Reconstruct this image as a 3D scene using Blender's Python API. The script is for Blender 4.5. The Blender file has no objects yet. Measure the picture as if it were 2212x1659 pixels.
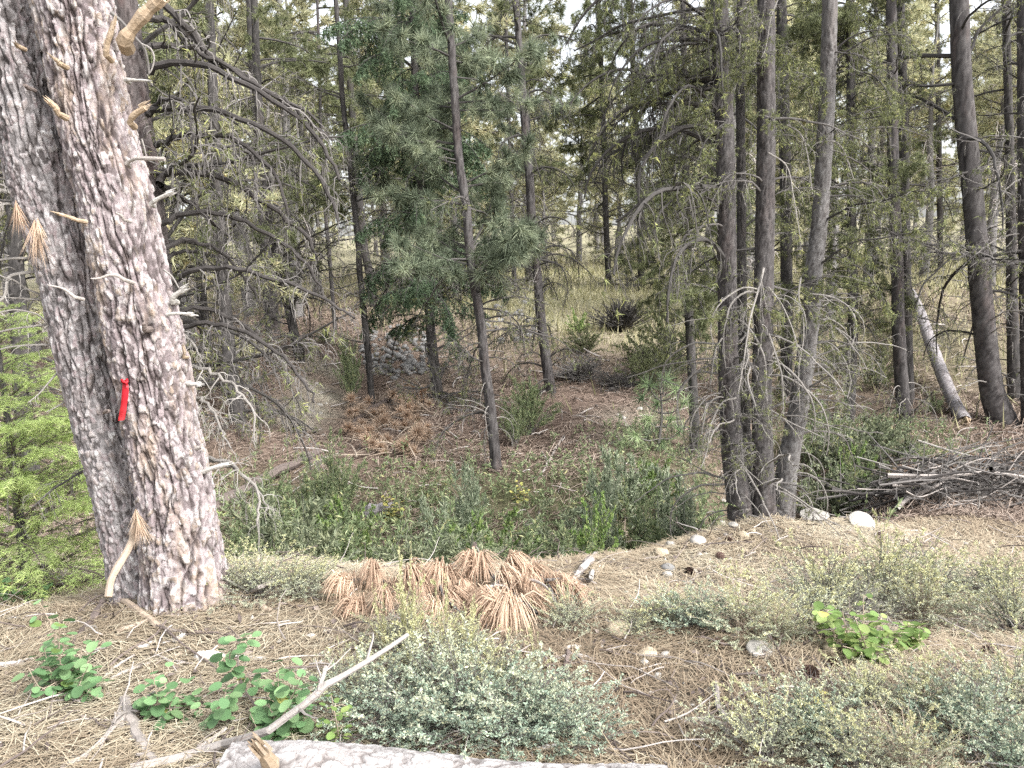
import bpy, bmesh, math, random
import numpy as np
from mathutils import Vector, Matrix

SC = bpy.context.scene
COL = SC.collection
rng = np.random.default_rng(11)
random.seed(11)
U = rng.uniform
PI = math.pi

# ------------------------------------------------------------------ camera
W0, H0 = 2212.0, 1659.0                      # measuring grid of the photograph
HFOV = math.radians(67)
F = W0 / 2 / math.tan(HFOV / 2)
PITCH, ROLL = math.radians(9.2), math.radians(2.0)
CAM = np.array([0.0, 0.0, 1.6])
FW = np.array([0, math.cos(PITCH), -math.sin(PITCH)])
_r0, _u0 = np.array([1.0, 0, 0]), np.array([0, math.sin(PITCH), math.cos(PITCH)])
RT = _r0 * math.cos(ROLL) - _u0 * math.sin(ROLL)
UP = _u0 * math.cos(ROLL) + _r0 * math.sin(ROLL)
cd = bpy.data.cameras.new("camera")
cam = bpy.data.objects.new("camera", cd)
COL.objects.link(cam)
cd.sensor_fit = 'HORIZONTAL'
cd.angle = HFOV
cd.clip_start, cd.clip_end = 0.05, 2000
cam.matrix_world = Matrix([[RT[i], UP[i], -FW[i], CAM[i]] for i in range(3)] + [[0, 0, 0, 1]])
SC.camera = cam

# ------------------------------------------------------------------ sky, sun, exposure
SUN_EL, SUN_AZ = math.radians(44), math.radians(128)     # azimuth clockwise from +Y
world = bpy.data.worlds.new("World")
SC.world = world
world.use_nodes = True
wn, wl = world.node_tree.nodes, world.node_tree.links
wn.clear()
sky = wn.new('ShaderNodeTexSky')
sky.sky_type = 'NISHITA'
sky.sun_disc = False
sky.sun_elevation, sky.sun_rotation = SUN_EL, SUN_AZ
sky.air_density, sky.dust_density = 1.0, 4.0
hs = wn.new('ShaderNodeHueSaturation')
hs.inputs['Saturation'].default_value = 0.22             # thin bright overcast
bg = wn.new('ShaderNodeBackground')
bg.inputs['Strength'].default_value = 0.145
wo = wn.new('ShaderNodeOutputWorld')
wl.new(sky.outputs[0], hs.inputs['Color'])
wl.new(hs.outputs[0], bg.inputs['Color'])
wl.new(bg.outputs[0], wo.inputs[0])
sl = bpy.data.lights.new("sun", 'SUN')
sl.energy, sl.angle, sl.color = 1.5, math.radians(13), (1.0, 0.98, 0.95)
sun = bpy.data.objects.new("sun", sl)
COL.objects.link(sun)
_sd = Vector((math.sin(SUN_AZ) * math.cos(SUN_EL), math.cos(SUN_AZ) * math.cos(SUN_EL), math.sin(SUN_EL)))
sun.rotation_euler = _sd.to_track_quat('Z', 'Y').to_euler()
sun.location = (6, -6, 12)
SC.view_settings.view_transform = 'Standard'
SC.view_settings.look = 'None'
SC.view_settings.gamma = 1.0
SC.view_settings.use_curve_mapping = False
SC.view_settings.exposure = 1.78
SC.render.engine = 'CYCLES'
SC.cycles.max_bounces = 8
SC.cycles.diffuse_bounces = 5
SC.cycles.glossy_bounces = 1
SC.cycles.transmission_bounces = 2
SC.cycles.use_denoising = False
SC.cycles.pixel_filter_type = 'BLACKMAN_HARRIS'

# ------------------------------------------------------------------ maths helpers
_TAB = np.random.default_rng(3).random(65536)


def hsh(ix, iy, seed=0):
    return _TAB[((ix.astype(np.int64) * 73856093) ^ (iy.astype(np.int64) * 19349663) ^ (seed * 83492791)) & 65535]


def vn(x, y, seed=0):
    ix, iy = np.floor(x), np.floor(y)
    fx, fy = x - ix, y - iy
    fx, fy = fx * fx * (3 - 2 * fx), fy * fy * (3 - 2 * fy)
    a, b = hsh(ix, iy, seed), hsh(ix + 1, iy, seed)
    c, d = hsh(ix, iy + 1, seed), hsh(ix + 1, iy + 1, seed)
    return (a * (1 - fx) + b * fx) * (1 - fy) + (c * (1 - fx) + d * fx) * fy


def fbm(x, y, seed=0, o=3):
    s, a, t = 0, 1, 0
    for k in range(o):
        s = s + a * vn(x * 2 ** k, y * 2 ** k, seed + k)
        t += a
        a *= .5
    return s / t


def cells(x, y, seed, wrap=None):
    """F1, F2 and a random value of the nearest cell of a jittered grid"""
    ix, iy = np.floor(x), np.floor(y)
    f1 = np.full(x.shape, 9.0)
    f2 = np.full(x.shape, 9.0)
    cid = np.zeros(x.shape)
    for dx in (-1, 0, 1):
        for dy in (-1, 0, 1):
            cx, cy = ix + dx, iy + dy
            wx = np.mod(cx, wrap) if wrap else cx
            px = cx + .12 + .76 * hsh(wx, cy, seed)
            py = cy + .08 + .84 * hsh(wx, cy, seed + 7)
            d = np.sqrt((px - x) ** 2 + (py - y) ** 2)
            r = hsh(wx, cy, seed + 13)
            n = d < f1
            f2 = np.where(n, f1, np.minimum(f2, d))
            cid = np.where(n, r, cid)
            f1 = np.where(n, d, f1)
    return f1, f2, cid


def norm(v):
    return v / np.maximum(np.linalg.norm(v, axis=-1, keepdims=True), 1e-9)


def ray(px, py):
    return FW * F + RT * (px - W0 / 2) - UP * (py - H0 / 2)


def at(px, py, Y):
    d = ray(px, py)
    return CAM + d * (Y / d[1])


def depth_of(p):
    return float(np.dot(np.asarray(p) - CAM, FW))


def resample(P, K):
    """smooth resampling of a polyline (Catmull-Rom)"""
    P = np.asarray(P, float)
    n = len(P)
    Q = np.vstack([2 * P[0] - P[1], P, 2 * P[-1] - P[-2]])
    out = []
    for s in np.linspace(0, n - 1, K):
        i = min(int(s), n - 2)
        t = s - i
        a, b, c, d = Q[i], Q[i + 1], Q[i + 2], Q[i + 3]
        out.append(.5 * (2 * b + (c - a) * t + (2 * a - 5 * b + 4 * c - d) * t * t + (3 * b - a - 3 * c + d) * t ** 3))
    return np.array(out)


# ------------------------------------------------------------------ mesh builder
class MB:
    def __init__(s):
        s.v, s.a, s.f, s.n = [], [], [], 0

    def add(s, v, f, a=0.5, m=0):
        v = np.asarray(v, float).reshape(-1, 3)
        f = np.asarray(f, np.int64)
        s.v.append(v)
        s.a.append(np.broadcast_to(np.asarray(a, float).ravel() if np.ndim(a) else a, (len(v),)))
        s.f.append((f + s.n, m))
        s.n += len(v)

    def mesh(s, name, mats, smooth=False, origin=None):
        v = np.vstack(s.v)
        if origin is not None:
            v = v - np.asarray(origin)
        me = bpy.data.meshes.new(name)
        me.vertices.add(len(v))
        me.vertices.foreach_set('co', v.astype(np.float32).ravel())
        loops = np.concatenate([f.ravel() for f, m in s.f])
        tot = np.concatenate([np.full(len(f), f.shape[1]) for f, m in s.f])
        mi = np.concatenate([np.full(len(f), m) for f, m in s.f])
        st = np.concatenate([[0], np.cumsum(tot)[:-1]])
        me.loops.add(len(loops))
        me.loops.foreach_set('vertex_index', loops.astype(np.int32))
        me.polygons.add(len(tot))
        me.polygons.foreach_set('loop_start', st.astype(np.int32))
        me.polygons.foreach_set('material_index', mi.astype(np.int32))
        me.polygons.foreach_set('use_smooth', np.full(len(tot), smooth))
        at_ = me.attributes.new('v', 'FLOAT', 'POINT')
        at_.data.foreach_set('value', np.concatenate(s.a).astype(np.float32))
        for m in (mats if isinstance(mats, (list, tuple)) else [mats]):
            me.materials.append(m)
        me.update(calc_edges=True)
        me.validate()
        return me


def frames(P):
    T = norm(np.gradient(P, axis=-2))
    mean = norm(T.mean(axis=-2))
    ref = np.zeros_like(mean)
    k = np.argmin(np.abs(mean), axis=-1)
    np.put_along_axis(ref, k[..., None], 1.0, axis=-1)
    N = norm(np.cross(T, ref[..., None, :]))
    B = np.cross(T, N)
    return T, N, B


def tubes(mb, P, R, S=4, a=0.5, m=0, cap=False):
    """P (N,K,3) curves, R (N,K) radii"""
    P = np.asarray(P, float)
    if P.ndim == 2:
        P = P[None]
    R = np.broadcast_to(np.asarray(R, float), P.shape[:2])
    n, K = P.shape[:2]
    T, N, B = frames(P)
    th = np.arange(S) * 2 * PI / S
    ring = N[:, :, None] * np.cos(th)[:, None] + B[:, :, None] * np.sin(th)[:, None]
    V = P[:, :, None] + ring * R[:, :, None, None]
    i = (np.arange(n) * K * S)[:, None, None] + (np.arange(K - 1) * S)[None, :, None] + np.arange(S)[None, None]
    j = (np.arange(n) * K * S)[:, None, None] + (np.arange(K - 1) * S)[None, :, None] + ((np.arange(S) + 1) % S)[None, None]
    Fc = np.stack([i, j, j + S, i + S], -1).reshape(-1, 4)
    av = a if np.ndim(a) == 0 else np.repeat(np.asarray(a), K * S)
    mb.add(V.reshape(-1, 3), Fc, av, m)
    if cap:
        base = mb.n - n * K * S
        for q in range(n):
            for k0 in ((0, K - 1)):
                c = P[q, k0]
                o = base + q * K * S + k0 * S
                ringi = np.array([o + s for s in range(S)])
                idx = mb.n
                mb.v.append(c[None]); mb.a.append(np.array([a if np.ndim(a) == 0 else a[q]])); mb.n += 1
                mb.f.append((np.array([[ringi[s], ringi[(s + 1) % S], idx] for s in range(S)]), m + 1 if cap == 2 else m))


def curves(start, az, el, L, droop, K, wob=0.15, floor_el=-1.75):
    start = np.atleast_2d(start)
    n = len(start)
    az, el, L, droop = [np.broadcast_to(np.asarray(q, float), (n,)) for q in (az, el, L, droop)]
    t = np.linspace(0, 1, K - 1)
    A = az[:, None] + np.cumsum(rng.normal(0, wob, (n, K - 1)), 1)
    E = el[:, None] - droop[:, None] * t + np.cumsum(rng.normal(0, wob * .7, (n, K - 1)), 1)
    E = np.maximum(E, floor_el)
    D = np.stack([np.cos(E) * np.cos(A), np.cos(E) * np.sin(A), np.sin(E)], -1) * (L / (K - 1))[:, None, None]
    return np.concatenate([start[:, None], start[:, None] + np.cumsum(D, 1)], 1)


def on_curves(P, idx, t):
    """points and tangents on curves P[idx] at parameter t"""
    K = P.shape[1]
    s = t * (K - 1)
    i = np.minimum(s.astype(int), K - 2)
    f = (s - i)[:, None]
    a, b = P[idx, i], P[idx, i + 1]
    return a * (1 - f) + b * f, norm(b - a)


def twigs(P, per, t0, L, K, droop, spread=(.4, 1.3), up=(-.5, .4), wob=.25, fade=.5):
    """side shoots of the curves P"""
    n = len(P)
    idx = np.repeat(np.arange(n), per)
    t = t0 + (1 - t0) * ((np.tile(np.arange(per), n) + U(0, 1, n * per)) / per)
    p, d = on_curves(P, idx, np.clip(t, 0, .999))
    az = np.arctan2(d[:, 1], d[:, 0]) + U(*spread, n * per) * np.where(U(0, 1, n * per) < .5, -1, 1)
    el = np.arcsin(np.clip(d[:, 2], -1, 1)) * .5 + U(*up, n * per)
    Ls = U(L[0], L[1], n * per) * (1 - fade * t)
    return curves(p, az, el, Ls, U(*droop, n * per), K, wob), idx, t


def taper(r0, r1, K):
    return r0 + (r1 - r0) * np.linspace(0, 1, K)


def tuft(mb, pos, d, n, L, w, spread=.9, droop=0.0, a=None, m=0, bend=False, lvar=.3):
    """bunches of needles: pos, d (M,3)"""
    M = len(pos)
    p = np.repeat(pos, n, 0)
    dd = np.repeat(d, n, 0)
    u = norm(rng.normal(0, 1, (M * n, 3)))
    nd = norm(dd * U(.25, 1.0, (M * n, 1)) + u * spread + np.array([0, 0, -droop]))
    ln = L * U(1 - lvar, 1 + lvar * .4, (M * n, 1))
    sd = norm(np.cross(nd, norm(rng.normal(0, 1, (M * n, 3))))) * (w / 2)
    p = p - dd * U(0, .35, (M * n, 1)) * L
    av = np.repeat(U(0, 1, M) if a is None else a, n) + U(-.18, .18, M * n)
    if not bend:
        V = np.stack([p - sd, p + sd, p + nd * ln], 1)
        mb.add(V, np.arange(M * n * 3).reshape(-1, 3), np.repeat(av, 3), m)
    else:
        q = p + nd * ln * .4
        nd2 = norm(nd + np.array([0, 0, -bend]))
        r = q + nd2 * ln * .35
        nd3 = norm(nd2 + np.array([0, 0, -bend]))
        e = r + nd3 * ln * .3
        V = np.stack([p - sd, p + sd, q + sd, q - sd, r + sd * .8, r - sd * .8, e], 1)
        o = (np.arange(M * n) * 7)[:, None]
        b0 = mb.n
        mb.add(V, np.concatenate([o + np.array([0, 1, 2, 3]), o + np.array([3, 2, 4, 5])]), np.repeat(av, 7), m)
        mb.f.append((b0 + o + np.array([5, 4, 6]), m))


def leaves(mb, pos, d, L, w, a=None, m=0, flat=.5, fold=.25):
    """lance or oval leaves as two bent quads"""
    M = len(pos)
    u = norm(rng.normal(0, 1, (M, 3)) + np.array([0, 0, flat]))
    side = norm(np.cross(d, u))
    nn = np.cross(side, d)
    L = np.broadcast_to(np.asarray(L, float), (M,))[:, None]
    w = np.broadcast_to(np.asarray(w, float), (M,))[:, None]
    mid = pos + d * L * .5 + nn * L * fold * .4
    tip = pos + d * L
    V = np.stack([pos, mid - side * w / 2, tip, mid + side * w / 2], 1)
    av = U(0, 1, M) if a is None else a
    mb.add(V, np.arange(M * 4).reshape(-1, 4), np.repeat(av, 4), m)


# ------------------------------------------------------------------ objects
def setp(o, label=None, cat=None, group=None, kind=None):
    if label: o['label'] = label
    if cat: o['category'] = cat
    if group: o['group'] = group
    if kind: o['kind'] = kind
    return o


def thing(name, label, cat, loc=(0, 0, 0), rz=0.0, sc=1.0, group=None):
    o = bpy.data.objects.new(name, None)
    COL.objects.link(o)
    o.empty_display_size = .1
    o.location = Vector([float(q) for q in loc])
    o.rotation_euler = (0, 0, rz)
    o.scale = (sc, sc, sc)
    return setp(o, label, cat, group)


def part(name, me, parent, loc=(0, 0, 0), rot=(0, 0, 0), sc=1.0, label=None, kind=None):
    o = bpy.data.objects.new(name, me)
    COL.objects.link(o)
    o.parent = parent
    o.location = Vector([float(q) for q in loc])
    o.rotation_euler = rot
    o.scale = (sc, sc, sc)
    if label: o['label'] = label
    if kind: o['kind'] = kind
    return o


def solo(name, me, label, cat, loc=(0, 0, 0), rot=(0, 0, 0), sc=1.0, group=None, kind=None):
    o = part(name, me, None, loc, rot, sc)
    return setp(o, label, cat, group, kind)


# ------------------------------------------------------------------ materials
def mat(name, stops, rough=.85, trans=0.0, nscale=None, namt=.35, bump=0.0, bscale=60, jit=.12, interp='LINEAR', warm=None):
    """colour ramp over the per-piece value 'v', plus noise and a little variation from object to object"""
    m = bpy.data.materials.new(name)
    m.use_nodes = True
    N, Lk = m.node_tree.nodes, m.node_tree.links
    bs = N['Principled BSDF']
    bs.inputs['Roughness'].default_value = rough
    bs.inputs['Specular IOR Level'].default_value = .25
    at_ = N.new('ShaderNodeAttribute')
    at_.attribute_name = 'v'
    fac = at_.outputs['Fac']
    tc = N.new('ShaderNodeTexCoord')
    if nscale:
        nz = N.new('ShaderNodeTexNoise')
        nz.inputs['Scale'].default_value = nscale
        nz.inputs['Detail'].default_value = 5
        Lk.new(tc.outputs['Object'], nz.inputs['Vector'])
        ma = N.new('ShaderNodeMath'); ma.operation = 'MULTIPLY_ADD'
        ma.inputs[1].default_value = namt * 2
        ma.inputs[2].default_value = -namt
        Lk.new(nz.outputs['Fac'], ma.inputs[0])
        ad = N.new('ShaderNodeMath'); ad.operation = 'ADD'
        Lk.new(fac, ad.inputs[0]); Lk.new(ma.outputs[0], ad.inputs[1])
        fac = ad.outputs[0]
    rp = N.new('ShaderNodeValToRGB')
    rp.color_ramp.interpolation = interp
    e = rp.color_ramp.elements
    while len(e) < len(stops):
        e.new(.5)
    for k, (p, c) in enumerate(stops):
        e[k].position = p
        e[k].color = (*c, 1)
    Lk.new(fac, rp.inputs[0])
    col = rp.outputs[0]
    if jit:
        oi = N.new('ShaderNodeObjectInfo')
        h = N.new('ShaderNodeHueSaturation')
        mr = N.new('ShaderNodeMapRange')
        mr.inputs['To Min'].default_value, mr.inputs['To Max'].default_value = 1 - jit, 1 + jit
        Lk.new(oi.outputs['Random'], mr.inputs['Value'])
        Lk.new(mr.outputs[0], h.inputs['Value'])
        Lk.new(col, h.inputs['Color'])
        col = h.outputs[0]
    Lk.new(col, bs.inputs['Base Color'])
    if bump:
        b = N.new('ShaderNodeBump')
        b.inputs['Strength'].default_value = bump
        b.inputs['Distance'].default_value = .01
        nb = N.new('ShaderNodeTexNoise')
        nb.inputs['Scale'].default_value = bscale
        nb.inputs['Detail'].default_value = 6
        Lk.new(tc.outputs['Object'], nb.inputs['Vector'])
        Lk.new(nb.outputs['Fac'], b.inputs['Height'])
        Lk.new(b.outputs[0], bs.inputs['Normal'])
    if trans:
        tr = N.new('ShaderNodeBsdfTranslucent')
        mx = N.new('ShaderNodeMixShader')
        mx.inputs[0].default_value = trans
        Lk.new(col, tr.inputs['Color'])
        Lk.new(bs.outputs[0], mx.inputs[1]); Lk.new(tr.outputs[0], mx.inputs[2])
        Lk.new(mx.outputs[0], N['Material Output'].inputs[0])
    return m


def bark_mat(name, plates, crack, tan=None, tanamt=0.0, jit=.1, fine=.5, nscale=5.0):
    """bark: plate colours by cell value, crevice colour where the furrows are cut, patches of a second tint"""
    m = mat(name, plates, .9, 0, 26, .22, fine, 120, jit)
    N, Lk = m.node_tree.nodes, m.node_tree.links
    bs = N['Principled BSDF']
    src = bs.inputs['Base Color'].links[0].from_socket
    if tan:
        tc = N.new('ShaderNodeTexCoord')
        mp = N.new('ShaderNodeMapping'); mp.inputs['Scale'].default_value = (1, 1, .3)
        nz = N.new('ShaderNodeTexNoise'); nz.inputs['Scale'].default_value = nscale; nz.inputs['Detail'].default_value = 7
        nz.inputs['Roughness'].default_value = .7
        Lk.new(tc.outputs['Object'], mp.inputs[0]); Lk.new(mp.outputs[0], nz.inputs['Vector'])
        mr = N.new('ShaderNodeMapRange')
        mr.inputs['From Min'].default_value, mr.inputs['From Max'].default_value = .52, .66
        mr.inputs['To Max'].default_value = tanamt
        Lk.new(nz.outputs['Fac'], mr.inputs['Value'])
        mx = N.new('ShaderNodeMix'); mx.data_type = 'RGBA'
        Lk.new(mr.outputs[0], mx.inputs[0]); Lk.new(src, mx.inputs[6]); mx.inputs[7].default_value = (*tan, 1)
        src = mx.outputs[2]
    ck = N.new('ShaderNodeAttribute'); ck.attribute_name = 'crack'
    mx = N.new('ShaderNodeMix'); mx.data_type = 'RGBA'
    Lk.new(ck.outputs['Fac'], mx.inputs[0]); Lk.new(src, mx.inputs[6]); mx.inputs[7].default_value = (*crack, 1)
    Lk.new(mx.outputs[2], bs.inputs['Base Color'])
    return m


M = {}
M['bark_right'] = bark_mat('bark_pink_grey', [(.08, (0.081, 0.067, 0.066)), (.28, (0.186, 0.154, 0.157)), (.42, (0.309, 0.274, 0.274)), (.55, (0.220, 0.178, 0.183)), (.7, (0.399, 0.376, 0.372)), (.84, (0.221, 0.171, 0.137)), (.95, (0.463, 0.444, 0.440))],
                           (0.039, 0.029, 0.027), (0.292, 0.220, 0.159), .6, nscale=8)
M['bark_left'] = bark_mat('bark_grey', [(.08, (0.077, 0.068, 0.067)), (.3, (0.189, 0.176, 0.176)), (.45, (0.303, 0.287, 0.287)), (.58, (0.207, 0.168, 0.171)), (.72, (0.409, 0.393, 0.390)), (.86, (0.233, 0.195, 0.184)), (.96, (0.482, 0.471, 0.466))],
                          (0.038, 0.031, 0.029), (0.257, 0.192, 0.189), .35, nscale=8)
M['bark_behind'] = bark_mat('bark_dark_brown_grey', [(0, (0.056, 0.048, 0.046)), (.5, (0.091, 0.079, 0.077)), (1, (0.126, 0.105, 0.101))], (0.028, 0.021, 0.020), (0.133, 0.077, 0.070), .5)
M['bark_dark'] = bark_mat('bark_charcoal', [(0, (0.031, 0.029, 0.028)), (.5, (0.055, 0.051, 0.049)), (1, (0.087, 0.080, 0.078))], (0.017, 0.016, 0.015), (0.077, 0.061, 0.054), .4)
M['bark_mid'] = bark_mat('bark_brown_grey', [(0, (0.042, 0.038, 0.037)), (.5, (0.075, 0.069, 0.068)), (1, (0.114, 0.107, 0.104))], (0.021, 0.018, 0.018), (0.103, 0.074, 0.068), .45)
M['bark_pale'] = bark_mat('bark_ash_grey', [(0, (0.097, 0.090, 0.088)), (.5, (0.149, 0.143, 0.140)), (1, (0.209, 0.201, 0.197))], (0.052, 0.045, 0.043), (0.147, 0.113, 0.100), .3)
M['bark_foot'] = M['bark_mid']
M['log'] = bark_mat('log_bark_white_grey', [(0, (0.226, 0.210, 0.205)), (.4, (0.334, 0.318, 0.313)), (1, (0.443, 0.432, 0.427))], (0.105, 0.089, 0.083), (0.277, 0.244, 0.228), .4)
M['log_blue'] = bark_mat('log_bark_blue_grey', [(0, (0.169, 0.154, 0.162)), (.5, (0.246, 0.231, 0.239)), (1, (0.323, 0.308, 0.308))], (0.108, 0.092, 0.085), (0.254, 0.208, 0.193), .3)
M['arch'] = mat('dead_limb_dark', [(0, (0.027, 0.024, 0.022)), (.5, (0.051, 0.046, 0.044)), (1, (0.102, 0.094, 0.089))], .9, 0, 12, .3, .4, 90)
M['twig_pale'] = mat('dead_twig_silver', [(0, (0.135, 0.123, 0.113)), (.5, (0.221, 0.206, 0.190)), (1, (0.307, 0.292, 0.277))], .85, 0, 20, .35, .3, 90)
M['twig_mid'] = mat('dead_twig_grey', [(0, (.06, .055, .052)), (.5, (.11, .102, .097)), (1, (.20, .187, .176))], .88, 0, 20, .35)
M['twig_dark'] = mat('dead_twig_dark', [(0, (.03, .028, .026)), (.5, (.055, .051, .048)), (1, (.10, .093, .087))], .9, 0, 20, .3)
M['lichen'] = mat('tree_lichen', [(0, (0.107, 0.121, 0.059)), (.6, (0.171, 0.189, 0.088)), (.9, (0.242, 0.264, 0.112)), (1, (0.334, 0.341, 0.125))], .9, .2)
M['wood_raw'] = mat('split_wood', [(0, (0.211, 0.151, 0.097)), (.5, (0.304, 0.232, 0.161)), (1, (0.403, 0.337, 0.265))], .8, 0, 30, .5, .4, 80)
M['wood_white'] = mat('bleached_wood', [(0, (0.277, 0.252, 0.227)), (.5, (0.378, 0.359, 0.334)), (1, (0.466, 0.454, 0.435))], .8, 0, 25, .4, .3, 80)
M['wood_grey'] = mat('grey_wood', [(0, (0.192, 0.168, 0.152)), (.5, (0.288, 0.260, 0.240)), (1, (0.392, 0.364, 0.344))], .85, 0, 25, .4, .4, 80)
M['wood_tan'] = mat('tan_stick', [(0, (0.195, 0.150, 0.112)), (.5, (0.290, 0.233, 0.182)), (1, (0.380, 0.323, 0.265))], .85, 0, 25, .4, .4, 80)
M['wood_dark'] = mat('dark_stick', [(0, (.07, .055, .05)), (.5, (.13, .105, .095)), (1, (.21, .175, .155))], .9, 0, 25, .4, .4, 80)
M['far_needle_lit'] = mat('far_pine_needles_lit', [(0, (0.291, 0.300, 0.183)), (.5, (0.452, 0.452, 0.284)), (.85, (0.556, 0.540, 0.348)), (1, (0.632, 0.565, 0.348))], .7, .5, jit=.2)  # paler than real needles: bright light on the distant crowns put into the colour
M['pine_needle'] = mat('pine_needles_blue_green', [(0, (0.092, 0.114, 0.077)), (.5, (0.179, 0.215, 0.144)), (1, (0.308, 0.340, 0.224))], .6, .35)
M['pine_olive'] = mat('pine_needles_olive', [(0, (0.079, 0.091, 0.046)), (.5, (0.142, 0.161, 0.081)), (1, (0.227, 0.244, 0.123))], .7, .35)
M['fir_needle'] = mat('fir_needles_dark', [(0, (0.053, 0.084, 0.048)), (.5, (0.099, 0.147, 0.085)), (1, (0.164, 0.211, 0.116))], .6, .3)
M['young_fir'] = mat('young_fir_needles', [(0, (0.298, 0.390, 0.150)), (.5, (0.482, 0.595, 0.236)), (1, (0.690, 0.772, 0.351))], .6, .4)
M['sapling'] = mat('sapling_needles', [(0, (0.130, 0.195, 0.104)), (.5, (0.221, 0.299, 0.156)), (1, (0.338, 0.416, 0.221))], .6, .3)
M['dead_needle'] = mat('dead_needles_rust', [(0, (0.256, 0.176, 0.126)), (.5, (0.438, 0.320, 0.234)), (1, (0.591, 0.471, 0.360))], .8, .3)
M['cone_tan'] = mat('dry_tuft_tan', [(0, (0.276, 0.199, 0.141)), (.5, (0.415, 0.307, 0.226)), (1, (0.558, 0.435, 0.332))], .85, .15)
M['sage'] = mat('grey_green_leaves', [(0, (0.262, 0.285, 0.214)), (.45, (0.397, 0.425, 0.312)), (.8, (0.511, 0.530, 0.398)), (1, (0.621, 0.602, 0.394))], .8, .3)
M['sage_blue'] = mat('blue_green_leaves', [(0, (0.204, 0.263, 0.204)), (.5, (0.325, 0.409, 0.316)), (.85, (0.431, 0.499, 0.389)), (1, (0.549, 0.558, 0.363))], .8, .3)
M['sage_yellow'] = mat('yellow_green_seed_heads', [(0, (.33, .34, .19)), (.5, (.48, .48, .27)), (1, (.62, .59, .34))], .8, .3)
M['leafy'] = mat('broad_green_leaf', [(0, (0.094, 0.179, 0.082)), (.5, (0.155, 0.274, 0.126)), (.93, (0.233, 0.352, 0.170)), (1, (0.496, 0.445, 0.139))], .5, .3, jit=.28)
M['leafy_bright'] = mat('bright_green_leaf', [(0, (0.116, 0.187, 0.057)), (.5, (0.184, 0.275, 0.086)), (1, (0.285, 0.343, 0.122))], .5, .35, jit=.28)
M['leafy_yellow'] = mat('yellow_leaf', [(0, (0.276, 0.303, 0.092)), (.5, (0.401, 0.387, 0.122)), (1, (0.495, 0.440, 0.162))], .5, .35, jit=.2)
M['gully_leaf'] = mat('gully_shrub_leaf', [(0, (0.115, 0.155, 0.078)), (.5, (0.218, 0.272, 0.143)), (.9, (0.343, 0.385, 0.214)), (1, (0.522, 0.484, 0.251))], .6, .35)
M['gully_dark'] = mat('dark_shrub_leaf', [(0, (0.103, 0.126, 0.080)), (.5, (0.199, 0.230, 0.144)), (1, (0.330, 0.349, 0.220))], .55, .35)
M['gully_silver'] = mat('silver_leaf', [(0, (0.165, 0.209, 0.132)), (.5, (0.275, 0.319, 0.220)), (1, (0.418, 0.451, 0.319))], .7, .25)
M['grass'] = mat('dry_grass', [(0, (.18, .18, .09)), (.5, (.30, .28, .16)), (1, (.42, .39, .25))], .8, .3)
M['needle_near'] = mat('fallen_needles_straw', [(0, (0.186, 0.141, 0.098)), (.35, (0.321, 0.257, 0.182)), (.7, (0.441, 0.379, 0.278)), (1, (0.586, 0.540, 0.416))], .75, .1)
M['needle_far'] = mat('fallen_needles_rust', [(0, (0.138, 0.103, 0.081)), (.5, (0.248, 0.192, 0.156)), (1, (0.374, 0.313, 0.262))], .8, .1)
M['stone_tan'] = mat('tan_stone', [(0, (0.264, 0.208, 0.144)), (.5, (0.384, 0.320, 0.232)), (1, (0.480, 0.432, 0.352))], .85, 0, 9, .5, .5, 40)
M['stone_pale'] = mat('pale_stone', [(0, (0.272, 0.253, 0.227)), (.5, (0.363, 0.344, 0.311)), (1, (0.441, 0.421, 0.389))], .85, 0, 9, .45, .5, 40)
M['stone_grey'] = mat('grey_stone', [(0, (0.101, 0.098, 0.095)), (.5, (0.182, 0.179, 0.175)), (1, (0.270, 0.266, 0.260))], .85, 0, 9, .5, .4, 30, jit=.3)
M['cone'] = mat('pine_cone_scales', [(0, (.05, .03, .025)), (.6, (.14, .085, .065)), (1, (.26, .19, .16))], .8)
M['ribbon'] = mat('red_flagging', [(0, (.50, .02, .03)), (.5, (.66, .03, .045)), (1, (.75, .06, .07))], .4, .25, jit=0)

# ------------------------------------------------------------------ the ground
GP = []
for x in (-9, -6, -3.5, -1.5, 0.5):
    for y in (-8, -3, 1, 2.6):
        GP.append((x, y, 0))
for y in (-8, -3, 1):
    GP += [(3, y, -.05), (6, y, -.1), (10, y, -.1)]
GP += [(-1.7, 3.6, 0.02), (-.9, 3.7, 0), (0, 3.6, -.02), (1.2, 3.2, -.05), (2.4, 2.6, -.08), (5, 3.0, -.25), (-4, 3.8, 0), (-8, 5, -.1)]
for q in [(1100, 1228, 4.1), (760, 1225, 4.0), (1330, 1200, 4.6), (1640, 1135, 5.6), (1480, 1165, 5.2), (1800, 1128, 6.2), (2000, 1125, 6.6), (2200, 1130, 6.8),
          (2200, 1300, 4.4), (1800, 1300, 4.2), (1500, 1300, 4.0), (60, 1280, 4.4), (540, 1205, 4.5),
          (1072, 1013, 9.5), (802, 870, 12.5), (947, 858, 12.3), (1190, 848, 12.5), (860, 740, 15), (1315, 617, 26), (1385, 625, 25),
          (2162, 915, 10.5), (1955, 905, 10.5), (2085, 910, 10.4), (1970, 630, 17), (515, 905, 10.5), (645, 772, 13.5), (808, 658, 19),
          (1100, 585, 36), (2050, 562, 40), (400, 625, 36), (1500, 1020, 9), (1400, 860, 12), (1300, 780, 14.5), (650, 900, 11.3), (720, 790, 14),
          (1300, 1060, 8.4), (850, 1020, 9.3), (2200, 1040, 8.2), (1960, 1085, 7.3), (2090, 1060, 7.7), (2212, 960, 9.3), (2100, 980, 9.3), (1900, 960, 9.6), (2212, 800, 13), (1820, 780, 15), (1720, 640, 22), (1000, 640, 24), (1250, 690, 19)]:
    GP.append(tuple(at(*q)))
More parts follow.
